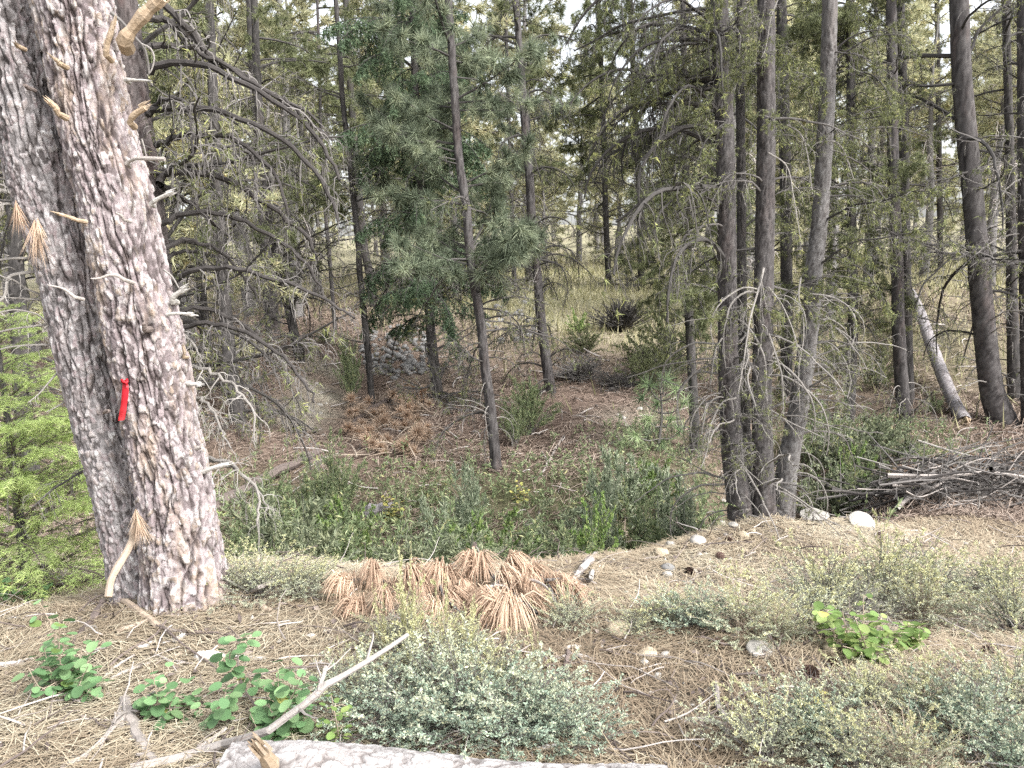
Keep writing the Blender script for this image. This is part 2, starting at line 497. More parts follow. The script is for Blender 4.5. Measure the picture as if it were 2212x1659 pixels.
GP += [(-1.8, 6.6, -1.35), (-.6, 6.6, -1.5), (.6, 6.7, -1.55), (1.6, 7.2, -1.6), (2.9, 8.0, -1.7), (-3.4, 6.9, -1.05), (-6, 8, -.8),
       (-20, 15, .2), (-30, 40, 1.0), (30, 25, .2), (45, 40, .6), (0, 60, 2.0), (-40, 70, 2.5), (40, 70, 2.0),
       (0, 120, 7), (-90, 120, 8), (90, 120, 7), (-60, -20, 0), (60, -20, 0), (0, -40, 0), (-20, 3, 0), (20, 3, -.6)]
GP = np.array(GP)


def _warp(x, y):
    s = 1 / (1 + .06 * np.maximum(np.abs(y), 0))      # slacken far distances so that near shape wins
    return np.stack([x * s * 2.2 / (1 + .02 * np.abs(x) * s), np.sign(y) * np.log1p(np.abs(y) * .28) * 9], -1)


_gx = _warp(GP[:, 0], GP[:, 1])


def _k(r2):
    return np.sqrt(r2 + .15)


_D = ((_gx[:, None] - _gx[None]) ** 2).sum(-1)
_n = len(GP)
_A = np.zeros((_n + 3, _n + 3))
_A[:_n, :_n] = _k(_D) - np.eye(_n) * .06
_A[:_n, _n] = 1
_A[:_n, _n + 1:] = _gx
_A[_n:, :_n] = _A[:_n, _n:].T
_w = np.linalg.solve(_A, np.concatenate([GP[:, 2], np.zeros(3)]))


def H(x, y, rough=True):
    x, y = np.asarray(x, float), np.asarray(y, float)
    sh = x.shape
    x, y = x.ravel(), y.ravel()
    out = np.empty(len(x))
    for i in range(0, len(x), 20000):
        g = _warp(x[i:i + 20000], y[i:i + 20000])
        d = ((g[:, None] - _gx[None]) ** 2).sum(-1)
        out[i:i + 20000] = _k(d) @ _w[:_n] + _w[_n] + g @ _w[_n + 1:]
    if rough:
        out = out + (fbm(x * .9, y * .9, 5) - .5) * .10 + (fbm(x * 4, y * 4, 9) - .5) * .035
    for mx, my, ms, mh in ((-1.62, 3.42, .55, .07), (1.75, 5.6, .5, .06)):
        out = out + mh * np.exp(-((x - mx) ** 2 + (y - my) ** 2) / (ms * ms))
    return out.reshape(sh)


def ground_hit(px, py, ymax=120.0):
    """where the line of sight through a pixel meets the ground"""
    d = ray(px, py)
    d = d / d[1]
    Y = np.geomspace(1.2, ymax, 2500)
    P = CAM + d * Y[:, None]
    g = H(P[:, 0], P[:, 1])
    k = np.nonzero(P[:, 2] < g)[0]
    i = k[0] if len(k) else len(Y) - 1
    return np.array([P[i, 0], P[i, 1], g[i]])


def on_ground(x, y):
    return np.array([x, y, float(H(np.array([x]), np.array([y]))[0])])


def zone_points(lst):
    return [(ground_hit(px, py), r, w) for px, py, r, w in lst]


NU, NY = 300, 330
yy = np.concatenate([-np.geomspace(30, .5, 30), np.linspace(-.3, 1.4, 14), np.geomspace(1.5, 16, 200), np.geomspace(16.3, 420, NY - 244)])
uu = np.linspace(-1, 1, NU)
uu = uu * (.55 + .45 * uu * uu)
XX = uu[None] * (9 + np.abs(yy)[:, None] * 2.0)
YY = np.repeat(yy[:, None], NU, 1)
ZZ = H(XX, YY)
gv = np.stack([XX, YY, ZZ], -1).reshape(-1, 3)
i = (np.arange(len(yy) - 1) * NU)[:, None] + np.arange(NU - 1)[None]
gf = np.stack([i, i + 1, i + 1 + NU, i + NU], -1).reshape(-1, 4)


def zone(lst, xyz):
    """how much of a patch of ground cover lies at a point"""
    s = np.zeros(len(xyz))
    for p, r, w in zone_points(lst):
        d2 = ((xyz[:, :2] - p[:2]) ** 2).sum(-1) / (r * r)
        s = np.maximum(s, w * np.exp(-d2 * .9))
    return s


far = np.clip((gv[:, 1] - 4.6) / 2.2, 0, 1)
grassy = zone([(1300, 690, 3.5, .9), (1200, 640, 5, 1), (1420, 650, 5, 1), (1100, 600, 7, 1), (1400, 590, 9, 1), (2080, 575, 9, 1), (1750, 640, 5, .9), (700, 620, 6, .5), (2200, 600, 8, 1),
               (1900, 700, 3, .5), (520, 640, 6, .5)], gv)
grassy = np.maximum(grassy, np.clip((gv[:, 1] - 28) / 20, 0, .8))
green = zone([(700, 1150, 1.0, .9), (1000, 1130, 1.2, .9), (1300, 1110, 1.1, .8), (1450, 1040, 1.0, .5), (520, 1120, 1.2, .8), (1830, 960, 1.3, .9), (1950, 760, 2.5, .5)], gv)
sand = zone([(668, 885, .42, .9), (640, 915, .4, .7), (690, 850, .45, .8), (708, 800, .5, .7), (1560, 1245, .35, .7), (1850, 1150, .5, .9), (2020, 1160, .45, .8), (2180, 1165, .4, .7), (1360, 900, .5, .6), (1345, 945, .4, .4),
              (900, 840, .8, .2)], gv)
me = bpy.data.meshes.new('ground')
me.from_pydata([], [], [])
mb = MB()
mb.add(gv, gf, .5)


def ground_material():
    m = bpy.data.materials.new('forest_floor')
    m.use_nodes = True
    N, Lk = m.node_tree.nodes, m.node_tree.links
    bs = N['Principled BSDF']
    bs.inputs['Roughness'].default_value = .95
    bs.inputs['Specular IOR Level'].default_value = .1
    tc = N.new('ShaderNodeTexCoord')

    def noise(sc, det=6, rough=.6, stretch=None):
        n = N.new('ShaderNodeTexNoise')
        n.inputs['Scale'].default_value = sc
        n.inputs['Detail'].default_value = det
        n.inputs['Roughness'].default_value = rough
        Lk.new(tc.outputs['Object'], n.inputs['Vector'])
        return n.outputs['Fac']

    def ramp(f, st):
        r = N.new('ShaderNodeValToRGB')
        e = r.color_ramp.elements
        while len(e) < len(st):
            e.new(.5)
        for k, (p, c) in enumerate(st):
            e[k].position = p
            e[k].color = (*c, 1)
        Lk.new(f, r.inputs[0])
        return r.outputs[0]

    def mix(f, a, b):
        x = N.new('ShaderNodeMix'); x.data_type = 'RGBA'
        if isinstance(f, str):
            q = N.new('ShaderNodeAttribute'); q.attribute_name = f; f = q.outputs['Fac']
        Lk.new(f, x.inputs[0]); Lk.new(a, x.inputs[6]); Lk.new(b, x.inputs[7])
        return x.outputs[2]
    near = ramp(noise(38, 8, .75), [(.25, (.06, .048, .037)), (.45, (.16, .132, .10)), (.6, (.25, .215, .168)), (.8, (.37, .33, .275))])
    rust = ramp(noise(16, 9, .8), [(.28, (.06, .044, .036)), (.45, (.14, .10, .082)), (.6, (.215, .16, .13)), (.8, (.31, .25, .21))])
    grassc = ramp(noise(7, 9, .8), [(.25, (.14, .14, .08)), (.45, (.25, .24, .15)), (.62, (.34, .32, .22)), (.8, (.42, .38, .28))])
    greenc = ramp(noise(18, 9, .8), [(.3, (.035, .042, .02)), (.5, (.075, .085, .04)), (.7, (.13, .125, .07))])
    sandc = ramp(noise(30, 9, .75), [(.25, (.25, .225, .17)), (.5, (.34, .315, .25)), (.7, (.42, .39, .325))])
    c = mix('far', near, rust)
    c = mix('grassy', c, grassc)
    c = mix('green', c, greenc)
    c = mix('sand', c, sandc)
    Lk.new(c, bs.inputs['Base Color'])
    b = N.new('ShaderNodeBump')
    b.inputs['Strength'].default_value = .8
    b.inputs['Distance'].default_value = .03
    Lk.new(noise(45, 8, .75), b.inputs['Height'])
    Lk.new(b.outputs[0], bs.inputs['Normal'])
    return m


gme = mb.mesh('ground', ground_material(), True)
for nm, arr in (('far', far), ('grassy', grassy), ('green', green), ('sand', sand)):
    brk = np.clip(arr * (0.55 + 0.9 * fbm(gv[:, 0] * 1.7, gv[:, 1] * 1.7, 31 + len(nm))), 0, 1) if nm != 'far' else arr
    gme.attributes.new(nm, 'FLOAT', 'POINT').data.foreach_set('value', brk.astype(np.float32))
solo('ground', gme, 'forest floor of pine needles dipping into a gully', None, kind='structure')

# ------------------------------------------------------------------ trunks
def trunk_geo(P, R, nS, nL, cw, ch, depth, seed, flare=0.0, lump=.05):
    """bark-covered stem along the points P with radii R; returns builder and crevice values"""
    P, R = np.asarray(P, float), np.asarray(R, float)
    Q = resample(np.column_stack([P, R]), nL)
    P, R = Q[:, :3], Q[:, 3]
    T = norm(np.gradient(P, axis=0))
    lying = abs(T[:, 0].mean()) > .7
    N = norm((np.array([0, 0, 1.0]) if lying else np.array([1.0, 0, 0])) - T * (T[:, 2:3] if lying else T[:, :1]))
    B = np.cross(T, N)
    s = np.concatenate([[0], np.cumsum(np.linalg.norm(np.diff(P, axis=0), axis=1))])
    top_first = P[0, 2] > P[-1, 2]
    d = s[-1] - s if top_first else s
    if flare:
        R = R * (1 + flare * np.exp(-d / .16))
    th = np.arange(nS) * 2 * PI / nS + (-PI / 2 if lying else PI / 2)     # the seam faces away
    nc = 2 * PI * R.mean() / cw
    u0 = np.repeat((np.arange(nS) / nS * nc)[None], nL, 0)
    v0 = np.repeat((s / ch)[:, None], nS, 1)
    u = u0 + 1.5 * (fbm(u0 * .55, v0 * 1.1, seed, 3) - .5) + .7 * (fbm(u0 * 1.6, v0 * 3, seed + 2, 2) - .5)
    v = v0 + .9 * (fbm(u0 * 1.2, v0 * .9, seed + 5, 2) - .5) + hsh(np.floor(u), np.floor(u) * 0, seed + 5) * .8
    f1, f2, c1 = cells(u, v, seed)
    e = np.clip((f2 - f1) / .40, 0, 1)
    mk = np.clip((fbm(u0 * .8, v0 * 1.2, seed + 21, 3) - .30) * 4.5, .2, 1)
    k = ch / cw
    g1, g2, c2 = cells(u0 * 2.3 + 1.2 * (fbm(u0 * 2, v0 * k * 1.5, seed + 8, 2) - .5), v0 * k * 1.5 + .8 * (fbm(u0 * 2.2, v0 * k, seed + 9, 2) - .5), seed + 31)
    e2 = np.clip((g2 - g1) / .35, 0, 1)
    fl = np.clip((fbm(u0 * .9, v0 * 1.5, seed + 40, 2) - .30) * 3, .2, 1)
    disp = depth * (mk * (e ** .5 - 1) + .30 * (c1 - .5) + .55 * (c2 - .5) + .30 * fl * (e2 ** .6 - 1))
    ang = np.repeat(th[None], nL, 0)
    lm = lump * (np.sin(2 * ang + 1.3 * seed + s[:, None] * .9) + .6 * np.sin(3 * ang - s[:, None] * 1.7 + seed)) * .5
    lm = lm + lump * .8 * (fbm(u0 * .25, v0 * .5, seed + 50, 2) - .5)
    if flare:
        lm = lm + (.13 * np.sin(5 * ang + seed) * np.exp(-d / .22)[:, None]) * min(1, flare * 3)
    rr = R[:, None] * (1 + lm) + disp
    V = P[:, None] + (N[:, None] * np.cos(ang)[..., None] + B[:, None] * np.sin(ang)[..., None]) * rr[..., None]
    i = (np.arange(nL - 1) * nS)[:, None] + np.arange(nS)[None]
    j = (np.arange(nL - 1) * nS)[:, None] + ((np.arange(nS) + 1) % nS)[None]
    f = np.stack([i, j, j + nS, i + nS], -1).reshape(-1, 4)
    mb = MB()
    mb.add(V.reshape(-1, 3), f, np.clip(.28 * c1 + .72 * c2, 0, 1).ravel())
    crack = np.maximum(np.clip(1 - e * 1.7, 0, 1) ** 1.1 * mk * .95, np.clip(1 - e2 * 1.9, 0, 1) * fl * .7)
    return mb, crack.ravel(), P, R


def trunk_mesh(P, R, m, origin, nS=18, nL=110, cw=.05, ch=.24, depth=.010, seed=1, flare=.12, lump=.05):
    mb, ck, P2, R2 = trunk_geo(P, R, nS, nL, cw, ch, depth, seed, flare, lump)
    me = mb.mesh('trunk', m, True, origin)
    me.attributes.new('crack', 'FLOAT', 'POINT').data.foreach_set('value', ck.astype(np.float32))
    return me, P2, R2


def px_path(pts, Y, up=2.2, sink=.15, Ytop=None):
    """pixel outline (x, y, width) of a standing stem, foot first, to points and radii at the distance where it stands"""
    P, R = [], []
    y0, y1 = pts[0][1], pts[-1][1]
    for x, y, w in pts:
        yy_ = Y if Ytop is None else Y + (Ytop - Y) * (y - y0) / (y1 - y0)
        p = at(x, y, yy_)
        P.append(p)
        R.append(w / 2 / F * depth_of(p))
    d = norm(P[-1] - P[-2])
    P.append(P[-1] + d * up)
    R.append(R[-1] * .85)
    d = norm(P[1] - P[0])
    P.insert(0, P[0] - d * sink)
    R.insert(0, R[0])
    return np.array(P), np.array(R)


# ------------------------------------------------------------------ limbs
def limb(P, r0, r1, mats=3, n2=14, L2=(.25, .5), n3=3, L3=.35, K2=7, S=6, t0=.15, droop2=(.4, 2.2), lich=0, tufts=None, a0=.4, rt=.32, spread=(.4, 1.3), up=(-.6, .35), stub=0, wob=.25):
    """a bough along P with side twigs; material slots: 0 limb, 1 twig, 2 lichen or needles"""
    P = np.asarray(P, float)
    mb = MB()
    K = len(P)
    tubes(mb, P, taper(r0, r1, K)[None], S, a0, 0)
    ln = np.linalg.norm(np.diff(P, axis=0), axis=1).sum()
    ends, dirs = [P[-1:]], [norm(P[-1:] - P[-2:-1])]
    allc = [P[None]]
    if n2:
        C, idx, t = twigs(P[None], n2, t0, (L2[0] * ln, L2[1] * ln), K2, droop2, spread, up, wob)
        rr = (r0 + (r1 - r0) * t) * rt
        tubes(mb, C, rr[:, None] * np.linspace(1, .35, K2)[None], 3, np.clip(a0 + U(-.2, .4, len(C)), 0, 1), 1)
        ends.append(C[:, -1]); dirs.append(norm(C[:, -1] - C[:, -2])); allc.append(C)
        if n3:
            D, i2, t2 = twigs(C, n3, .25, (L2[0] * ln * L3, L2[1] * ln * L3), 5, (.3, 2.4), (.4, 1.4), (-.6, .5), .3)
            tubes(mb, D, rr[i2][:, None] * np.linspace(.6, .3, 5)[None], 3, np.clip(a0 + U(-.2, .5, len(D)), 0, 1), 1)
            ends.append(D[:, -1]); dirs.append(norm(D[:, -1] - D[:, -2])); allc.append(D)
    if lich:
        for C in allc[1:] or allc:
            k = int(lich * len(C))
            if k:
                ii = rng.integers(0, len(C), k)
                p, d = on_curves(C, ii, U(.05, .95, k))
                tuft(mb, p, norm(d * .2 + rng.normal(0, 1, (k, 3)) * .6 + np.array([0, 0, -.3])), 6, .045, .006, 1.2, .5, m=2)
    if tufts:
        E, Dd = np.vstack(ends), np.vstack(dirs)
        keep = U(0, 1, len(E)) < tufts.get('keep', 1)
        E, Dd = E[keep], Dd[keep]
        tuft(mb, E, norm(Dd + np.array([0, 0, tufts.get('lift', .2)])), tufts['n'], tufts['L'], tufts['w'], tufts.get('spread', .8), tufts.get('droop', 0), m=2, bend=tufts.get('bend', False))
    return mb


def pool(n, name, mats, fn):
    return [fn(k).mesh(name, mats, False) for k in range(n)]


def arc(L=1.0, el=.4, droop=1.5, K=14, wob=.07):
    return curves(np.zeros(3), 0.0, el, L, droop, K, wob)[0]


DEAD = pool(8, 'branch', [M['twig_dark'], M['twig_mid'], M['lichen']],
            lambda k: limb(arc(1, U(-.1, .6), U(.2, 1.5), wob=.14), .014, .004, n2=18, L2=(.15, .48), n3=5, lich=.3, droop2=(-.3, 2.2), up=(-.6, .6), wob=.3, rt=.42))
CURL = pool(8, 'branch', [M['twig_dark'], M['twig_dark'], M['lichen']],
            lambda k: limb(arc(1, U(.1, .7), U(.8, 2.4), wob=.12), .016, .005, n2=15, L2=(.18, .5), n3=4, droop2=(.6, 3.4), lich=.35, wob=.28, rt=.4))
PALE = pool(9, 'branch', [M['twig_pale'], M['twig_pale'], M['lichen']],
            lambda k: limb(arc(1, U(0, .7), U(.5, 2.2), wob=.16), .011, .004, n2=6, L2=(.2, .5), n3=2, droop2=(-.2, 2.6), up=(-.7, .5), lich=.2, wob=.3))
GREYB = pool(8, 'branch', [M['twig_mid'], M['twig_mid'], M['lichen']],
             lambda k: limb(arc(1, U(-.1, .8), U(.2, 1.8), wob=.17), .012, .0035, n2=18, L2=(.15, .5), n3=6, droop2=(-.6, 2.6), up=(-.7, .6), lich=.5, wob=.34, rt=.42))
LICH = pool(8, 'branch', [M['twig_dark'], M['twig_mid'], M['lichen']],
            lambda k: limb(arc(1, U(-.1, .7), U(.2, 1.6), wob=.16), .011, .0035, n2=20, L2=(.15, .48), n3=6, droop2=(-.3, 2.4), up=(-.7, .5), lich=1.8, wob=.34, rt=.42))
PINEB = pool(7, 'bough', [M['twig_dark'], M['twig_dark'], M['pine_needle']],
             lambda k: limb(arc(1, U(.1, .5), U(-.6, .7)), .016, .005, n2=11, L2=(.16, .42), n3=1, droop2=(-1, .5), tufts=dict(n=44, L=.19, w=.011, spread=.8, lift=.25)))
OLIVEB = pool(6, 'bough', [M['twig_dark'], M['twig_mid'], M['pine_olive']],
              lambda k: limb(arc(1, U(.0, .5), U(0, 1.3)), .014, .004, n2=12, L2=(.18, .45), n3=3, droop2=(0, 1.6), tufts=dict(n=26, L=.12, w=.009, spread=.9, lift=0, keep=.7)))


def fir_branch(L=1.0, el=.1, droop=.6, ntw=15, nl=.03, nw=.005, hang=.15, per=34, Kt=6):
    P = arc(L, el, droop, 12, .04)
    mb = MB()
    tubes(mb, P, taper(.012, .003, 12)[None], 5, .4, 0)
    n = ntw * 2
    t = np.linspace(.12, .99, n)
    p, d = on_curves(P[None], np.zeros(n, int), t)
    side = np.where(np.arange(n) % 2, 1, -1)
    az = np.arctan2(d[:, 1], d[:, 0]) + side * U(.6, 1.05, n)
    Ls = L * (.42 * (1 - t) + .09) * U(.7, 1.15, n)
    C = curves(p, az, np.arcsin(d[:, 2]) - hang + U(-.2, .2, n), Ls, U(.1, .5, n) + hang, Kt, .08)
    tubes(mb, C, np.linspace(.0035, .0012, Kt)[None], 3, .5, 0)
    # second order shoots
    C2, i2, t2 = twigs(C, 3, .2, (.10 * L, .2 * L), 5, (.1, .6), (.5, 1.0), (-.3, .1), .08)
    for Q, k in ((C, per), (C2, per // 2), (P[None], per * 2)):
        m = len(Q) * k
        ii = np.repeat(np.arange(len(Q)), k)
        tt = U(.03, 1, m)
        q, dd = on_curves(Q, ii, np.clip(tt, 0, .999))
        sd = norm(np.cross(dd, np.array([0, 0, 1.0])) * np.where(U(0, 1, m) < .5, -1, 1)[:, None] + rng.normal(0, .45, (m, 3)))
        nd = norm(sd + dd * .75)
        w = norm(np.cross(nd, rng.normal(0, 1, (m, 3)))) * nw / 2
        ln = nl * U(.7, 1.15, (m, 1))
        base = .25 + .55 * tt + U(-.2, .2, m)
        V = np.stack([q - w, q + w, q + nd * ln], 1)
        mb.add(V, np.arange(m * 3).reshape(-1, 3), np.repeat(base, 3), 1)
    return mb


YFIR = pool(5, 'branch', [M['wood_dark'], M['young_fir']], lambda k: fir_branch(1, U(.1, .45), U(.5, .9), 11, .046, .0046, .1, 48))
DFIR = pool(5, 'bough', [M['twig_dark'], M['fir_needle']], lambda k: fir_branch(1, U(0, .3), U(.7, 1.3), 13, .042, .013, .55, 30))


def dress(root, P, R, tr, n, pl, sc, az=(0, 2 * PI), name='branch', tilt=.25, bias=None, fall=0.0):
    """hang copies of boughs from the pool round a stem; tr is the stretch of the stem (0 foot, 1 top)"""
    L = len(P)
    for k in range(n):
        t = U(*tr)
        i = min(int(t * (L - 1)), L - 2)
        a = U(*az)
        p = P[i] + np.array([math.cos(a), math.sin(a), 0]) * R[i] * .8
        s = U(*sc) * (1 - fall * (t - tr[0]) / max(tr[1] - tr[0], 1e-6))
        part(name, pl[rng.integers(len(pl))], root, p - np.array(root.location), (U(-tilt, tilt), U(-tilt, tilt), a), s)


def standing(name, label, cat, pts, Y, m, seed, up=2.2, group=None, flare=.15, Ytop=None, nS=18, nL=120, **kw):
    P, R = px_path(pts, Y, up, Ytop=Ytop)
    g = on_ground(P[1, 0], P[1, 1])
    if P[1, 2] - g[2] > -.02:                     # let the foot reach the soil
        P[0] = np.array([P[1, 0], P[1, 1], g[2] - .15])
        R[0] = R[1] * 1.05
    root = thing(name, label, cat, (P[1, 0], P[1, 1], g[2]), group=group)
    me, P2, R2 = trunk_mesh(P, R, m, root.location, nS, nL, seed=seed, flare=flare, **kw)
    part('trunk', me, root)
    return root, P2, R2


# ---- the big twin-stemmed pine in the foreground
LEFT_STEM = [(330, 1292, 150), (290, 1156, 133), (270, 1053, 132), (240, 936, 134), (215, 836, 136), (188, 736, 138), (162, 600, 140), (112, 433, 144), (78, 300, 148), (38, 133, 150), (5, 0, 152)]
RIGHT_STEM = [(412, 1332, 196), (402, 1270, 182), (389, 1156, 162), (377, 1053, 157), (352, 936, 152), (336, 836, 154), (314, 736, 157), (285, 600, 149), (250, 433, 152), (212, 300, 149), (181, 133, 146), (158, 0, 158)]
YB = 3.45
PR_, RR_ = px_path(RIGHT_STEM, YB, .5)
PL_, RL_ = px_path(LEFT_STEM, YB + .14, .5)
big = thing('pine_tree', 'massive old pine of two fused stems with scaly pink grey bark and a red ribbon', 'tree', (PR_[1, 0], PR_[1, 1], 0))
me, PR, RR = trunk_mesh(PR_, RR_, M['bark_right'], big.location, 320, 470, .050, .27, .024, 4, .20, .06)
part('trunk', me, big, label='right stem, pinkish tan flaky bark')
me, PL, RL = trunk_mesh(PL_, RL_, M['bark_left'], big.location, 300, 450, .046, .26, .021, 9, .10, .06)
part('trunk', me, big, label='left stem, grey scaly bark')

# broken stubs on the stems: pixel outline, widths, material, distance offset
STUBS = [
    ([(262, 98), (280, 70), (315, 28), (350, -5)], 36, 30, 'wood_raw', -.16, 'tan broken limb with peeled bark'),
    ([(228, 125), (232, 95), (246, 48)], 18, 12, 'wood_raw', -.2, 'short tan stub'),
    ([(130, 140), (124, 132), (117, 126)], 14, 8, 'wood_raw', -.24, None),
    ([(128, 250), (120, 232), (108, 220)], 16, 12, 'wood_raw', -.24, 'splintered tan stub'),
    ([(266, 172), (290, 173), (313, 174)], 12, 3, 'wood_white', -.1, 'white pointed stub'),
    ([(278, 270), (288, 250), (314, 232)], 18, 14, 'wood_raw', -.12, 'splintered stub with torn end'),
    ([(268, 358), (284, 346), (302, 342), (356, 344)], 10, 11, 'wood_grey', -.14, None),
    ([(322, 444), (340, 430), (371, 416)], 13, 10, 'wood_white', -.06, None),
    ([(172, 478), (152, 470), (128, 463)], 12, 6, 'wood_raw', -.22, 'splintered tan stub'),
    ([(270, 478), (262, 466), (250, 460)], 9, 5, 'wood_grey', -.2, None),
    ([(276, 612), (258, 597), (236, 594), (216, 601), (196, 602)], 13, 3, 'wood_grey', -.22, 'hooked grey stub'),
    ([(166, 648), (150, 632), (132, 622), (104, 616)], 12, 3, 'wood_grey', -.24, 'hooked grey stub'),
    ([(372, 655), (376, 640), (400, 624)], 15, 12, 'wood_white', -.05, 'white torn stub'),
    ([(356, 681), (380, 677), (416, 679)], 10, 7, 'wood_white', -.06, None),
    ([(313, 714), (312, 706), (311, 698)], 16, 9, 'wood_dark', -.17, None),
    ([(396, 775), (398, 762), (396, 752)], 9, 6, 'wood_raw', -.03, None),
    ([(400, 829), (415, 830), (432, 831)], 11, 9, 'wood_white', -.03, None),
    ([(410, 971), (424, 968), (437, 966)], 13, 11, 'wood_grey', -.03, None),
    ([(434, 1022), (462, 1010), (492, 1003)], 15, 10, 'wood_white', -.03, 'long bleached stub'),
    ([(222, 893), (228, 888), (234, 886)], 10, 6, 'wood_dark', -.22, None),
    ([(60, 190), (56, 186), (52, 184)], 11, 7, 'wood_dark', -.2, None),
    ([(38, 100), (36, 97), (34, 95)], 12, 7, 'wood_raw', -.2, None),
]
for pts, w0, w1, mk, off, lab in STUBS:
    yb = YB + off
    P = resample([at(x, y, yb - .012 * k) for k, (x, y) in enumerate(pts)], 9)
    P[0] += np.array([0, .05, 0])
    s = depth_of(P[0]) / F / 2
    mb = MB()
    rad = taper(w0 * s, w1 * s, 9) * .82 * (1 + U(-.18, .18, 9))
    tubes(mb, P[None], rad[None], 8, .5, 0, cap=True)
    if mk in ('wood_raw', 'wood_white'):           # torn fibres at the break
        for q in range(6):
            e = P[-1] + rng.normal(0, w1 * s * .5, 3)
            d = norm(P[-1] - P[-2]) * U(.01, .035)
            tubes(mb, np.stack([e - d, e, e + d])[None], np.array([[.004, .0035, .0006]]), 4, U(.4, 1), 0)
    part('branch_stub', mb.mesh('branch_stub', M[mk], False, big.location), big, label=lab)

# thin silver twigs at the upper right edge of the stem and the dead tangle at its left
for pts, w, mk in [([(240, 28), (265, 50), (290, 80), (312, 105), (320, 140), (322, 160)], 9, 'twig_mid'), ([(305, 95), (325, 105), (333, 125), (328, 150), (318, 163)], 5, 'twig_pale'),
                   ([(306, 300), (312, 320), (316, 338)], 4, 'twig_pale'), ([(354, 583), (372, 598), (386, 622)], 5, 'twig_pale')]:
    P = resample([at(x, y, YB - .05) for x, y in pts], 12)
    mb = MB()
    s = depth_of(P[0]) / F / 2
    tubes(mb, P[None], taper(w * s, w * s * .5, 12)[None], 5, .6)
    part('twig', mb.mesh('twig', M[mk], False, big.location), big)

LEFTTW = [([(45, 450), (30, 420), (0, 398), (-60, 390)], 8), ([(45, 452), (35, 430), (5, 410), (-60, 412)], 9), ([(47, 452), (20, 440), (-10, 446), (-60, 455)], 8), ([(90, 562), (60, 558), (10, 560), (-60, 575)], 8),
          ([(95, 585), (50, 590), (18, 600), (10, 640), (-20, 660)], 9), ([(98, 640), (60, 625), (30, 605), (0, 595), (-50, 560)], 5), ([(100, 650), (55, 645), (10, 642), (-50, 630)], 5),
          ([(108, 730), (110, 715), (90, 685), (60, 673), (20, 670), (-50, 690)], 5), ([(110, 700), (70, 705), (20, 712), (-50, 730)], 6), ([(20, 330), (0, 332), (-50, 335)], 6), ([(50, 455), (70, 480), (82, 505), (75, 540)], 7),
          ([(125, 745), (80, 745), (20, 750), (-50, 770)], 5), ([(140, 790), (115, 815), (85, 850), (60, 870)], 5), ([(155, 860), (120, 880), (100, 890)], 4)]
for pts, w in LEFTTW:
    P = resample([at(x, y, YB + .1 - .04 * k) for k, (x, y) in enumerate(pts)], 14)
    s = depth_of(P[0]) / F / 2
    mb = limb(P, w * s, w * s * .45, n2=5, L2=(.15, .4), n3=1, S=5, rt=.5)
    part('branch', mb.mesh('branch', [M['twig_pale'], M['twig_pale'], M['lichen']], False, big.location), big, label='bleached dead branch')
# rust needle bunches caught on the left twigs
for x, y, l in [(38, 455, 60), (84, 488, 45), (80, 505, 85)]:
    mb = MB()
    p = at(x, y, YB - .08)
    tuft(mb, p[None], np.array([[0.05, 0, -1.0]]), 70, l / F * 3.5, .004, .28, .3, m=0)
    part('needle_bunch', mb.mesh('needle_bunch', M['dead_needle'], False, big.location), big, label='rust dead needles')

# red flagging ribbon
mb = MB()
rp = resample([at(x, y, YB - .155 + o) for x, y, o in [(268, 820, .02), (271, 835, -.012), (270, 855, -.012), (268, 873, -.006), (265, 890, -.004), (262, 908, .0)]], 22)
wd = np.interp(np.linspace(0, 1, 22), [0, .1, .35, .6, .85, 1], [4, 11, 14, 13, 15, 17]) / F * 3.4 / 2
tw = np.linspace(0, 1, 22)
off = np.stack([np.cos(tw * 1.3 - .3), np.sin(tw * 1.3 - .3) * .6, tw * 0], -1) * wd[:, None]
front = np.array([0, -.0012, 0])
V = np.concatenate([rp - off + front, rp + off + front + np.array([0, .004, 0]) * np.sin(tw * 9)[:, None], rp + off - front, rp - off - front])
q = np.arange(21)
Fq = np.concatenate([np.stack([q + a * 22, q + 1 + a * 22, q + 1 + b * 22, q + b * 22], -1) for a, b in ((0, 1), (1, 2), (2, 3), (3, 0))])
mb.add(V, Fq, np.tile(tw, 4))
kb = at(269, 824, YB - .165)
th = np.linspace(0, 2 * PI, 9)
tubes(mb, np.stack([kb + np.array([math.cos(t) * .012, math.sin(t) * .008, math.sin(2 * t) * .007]) for t in th])[None], np.full((1, 9), .006), 6, .3)
solo('ribbon', mb.mesh('ribbon', M['ribbon'], True), 'red flagging ribbon hanging from a stub on the big pine trunk', 'ribbon')

# ---- dark pine right behind it with the arching dead limbs
BEH = [(430, 1205, 78), (410, 1050, 76), (386, 900, 74), (360, 750, 72), (337, 600, 70), (318, 433, 68), (300, 300, 66), (283, 150, 64), (264, 0, 62)]
YH = 4.35
behind, PB, RB = standing('pine_tree', 'dark pine standing close behind the big pine with long arching dead limbs', 'tree', BEH, YH, M['bark_behind'], 21, nS=70, nL=280, cw=.042, ch=.16, depth=.011)


def z1(*p): return [(x / 3, y / 3) for x, y in p]
def z4(*p): return [(x / 3, y / 3 + 553) for x, y in p]


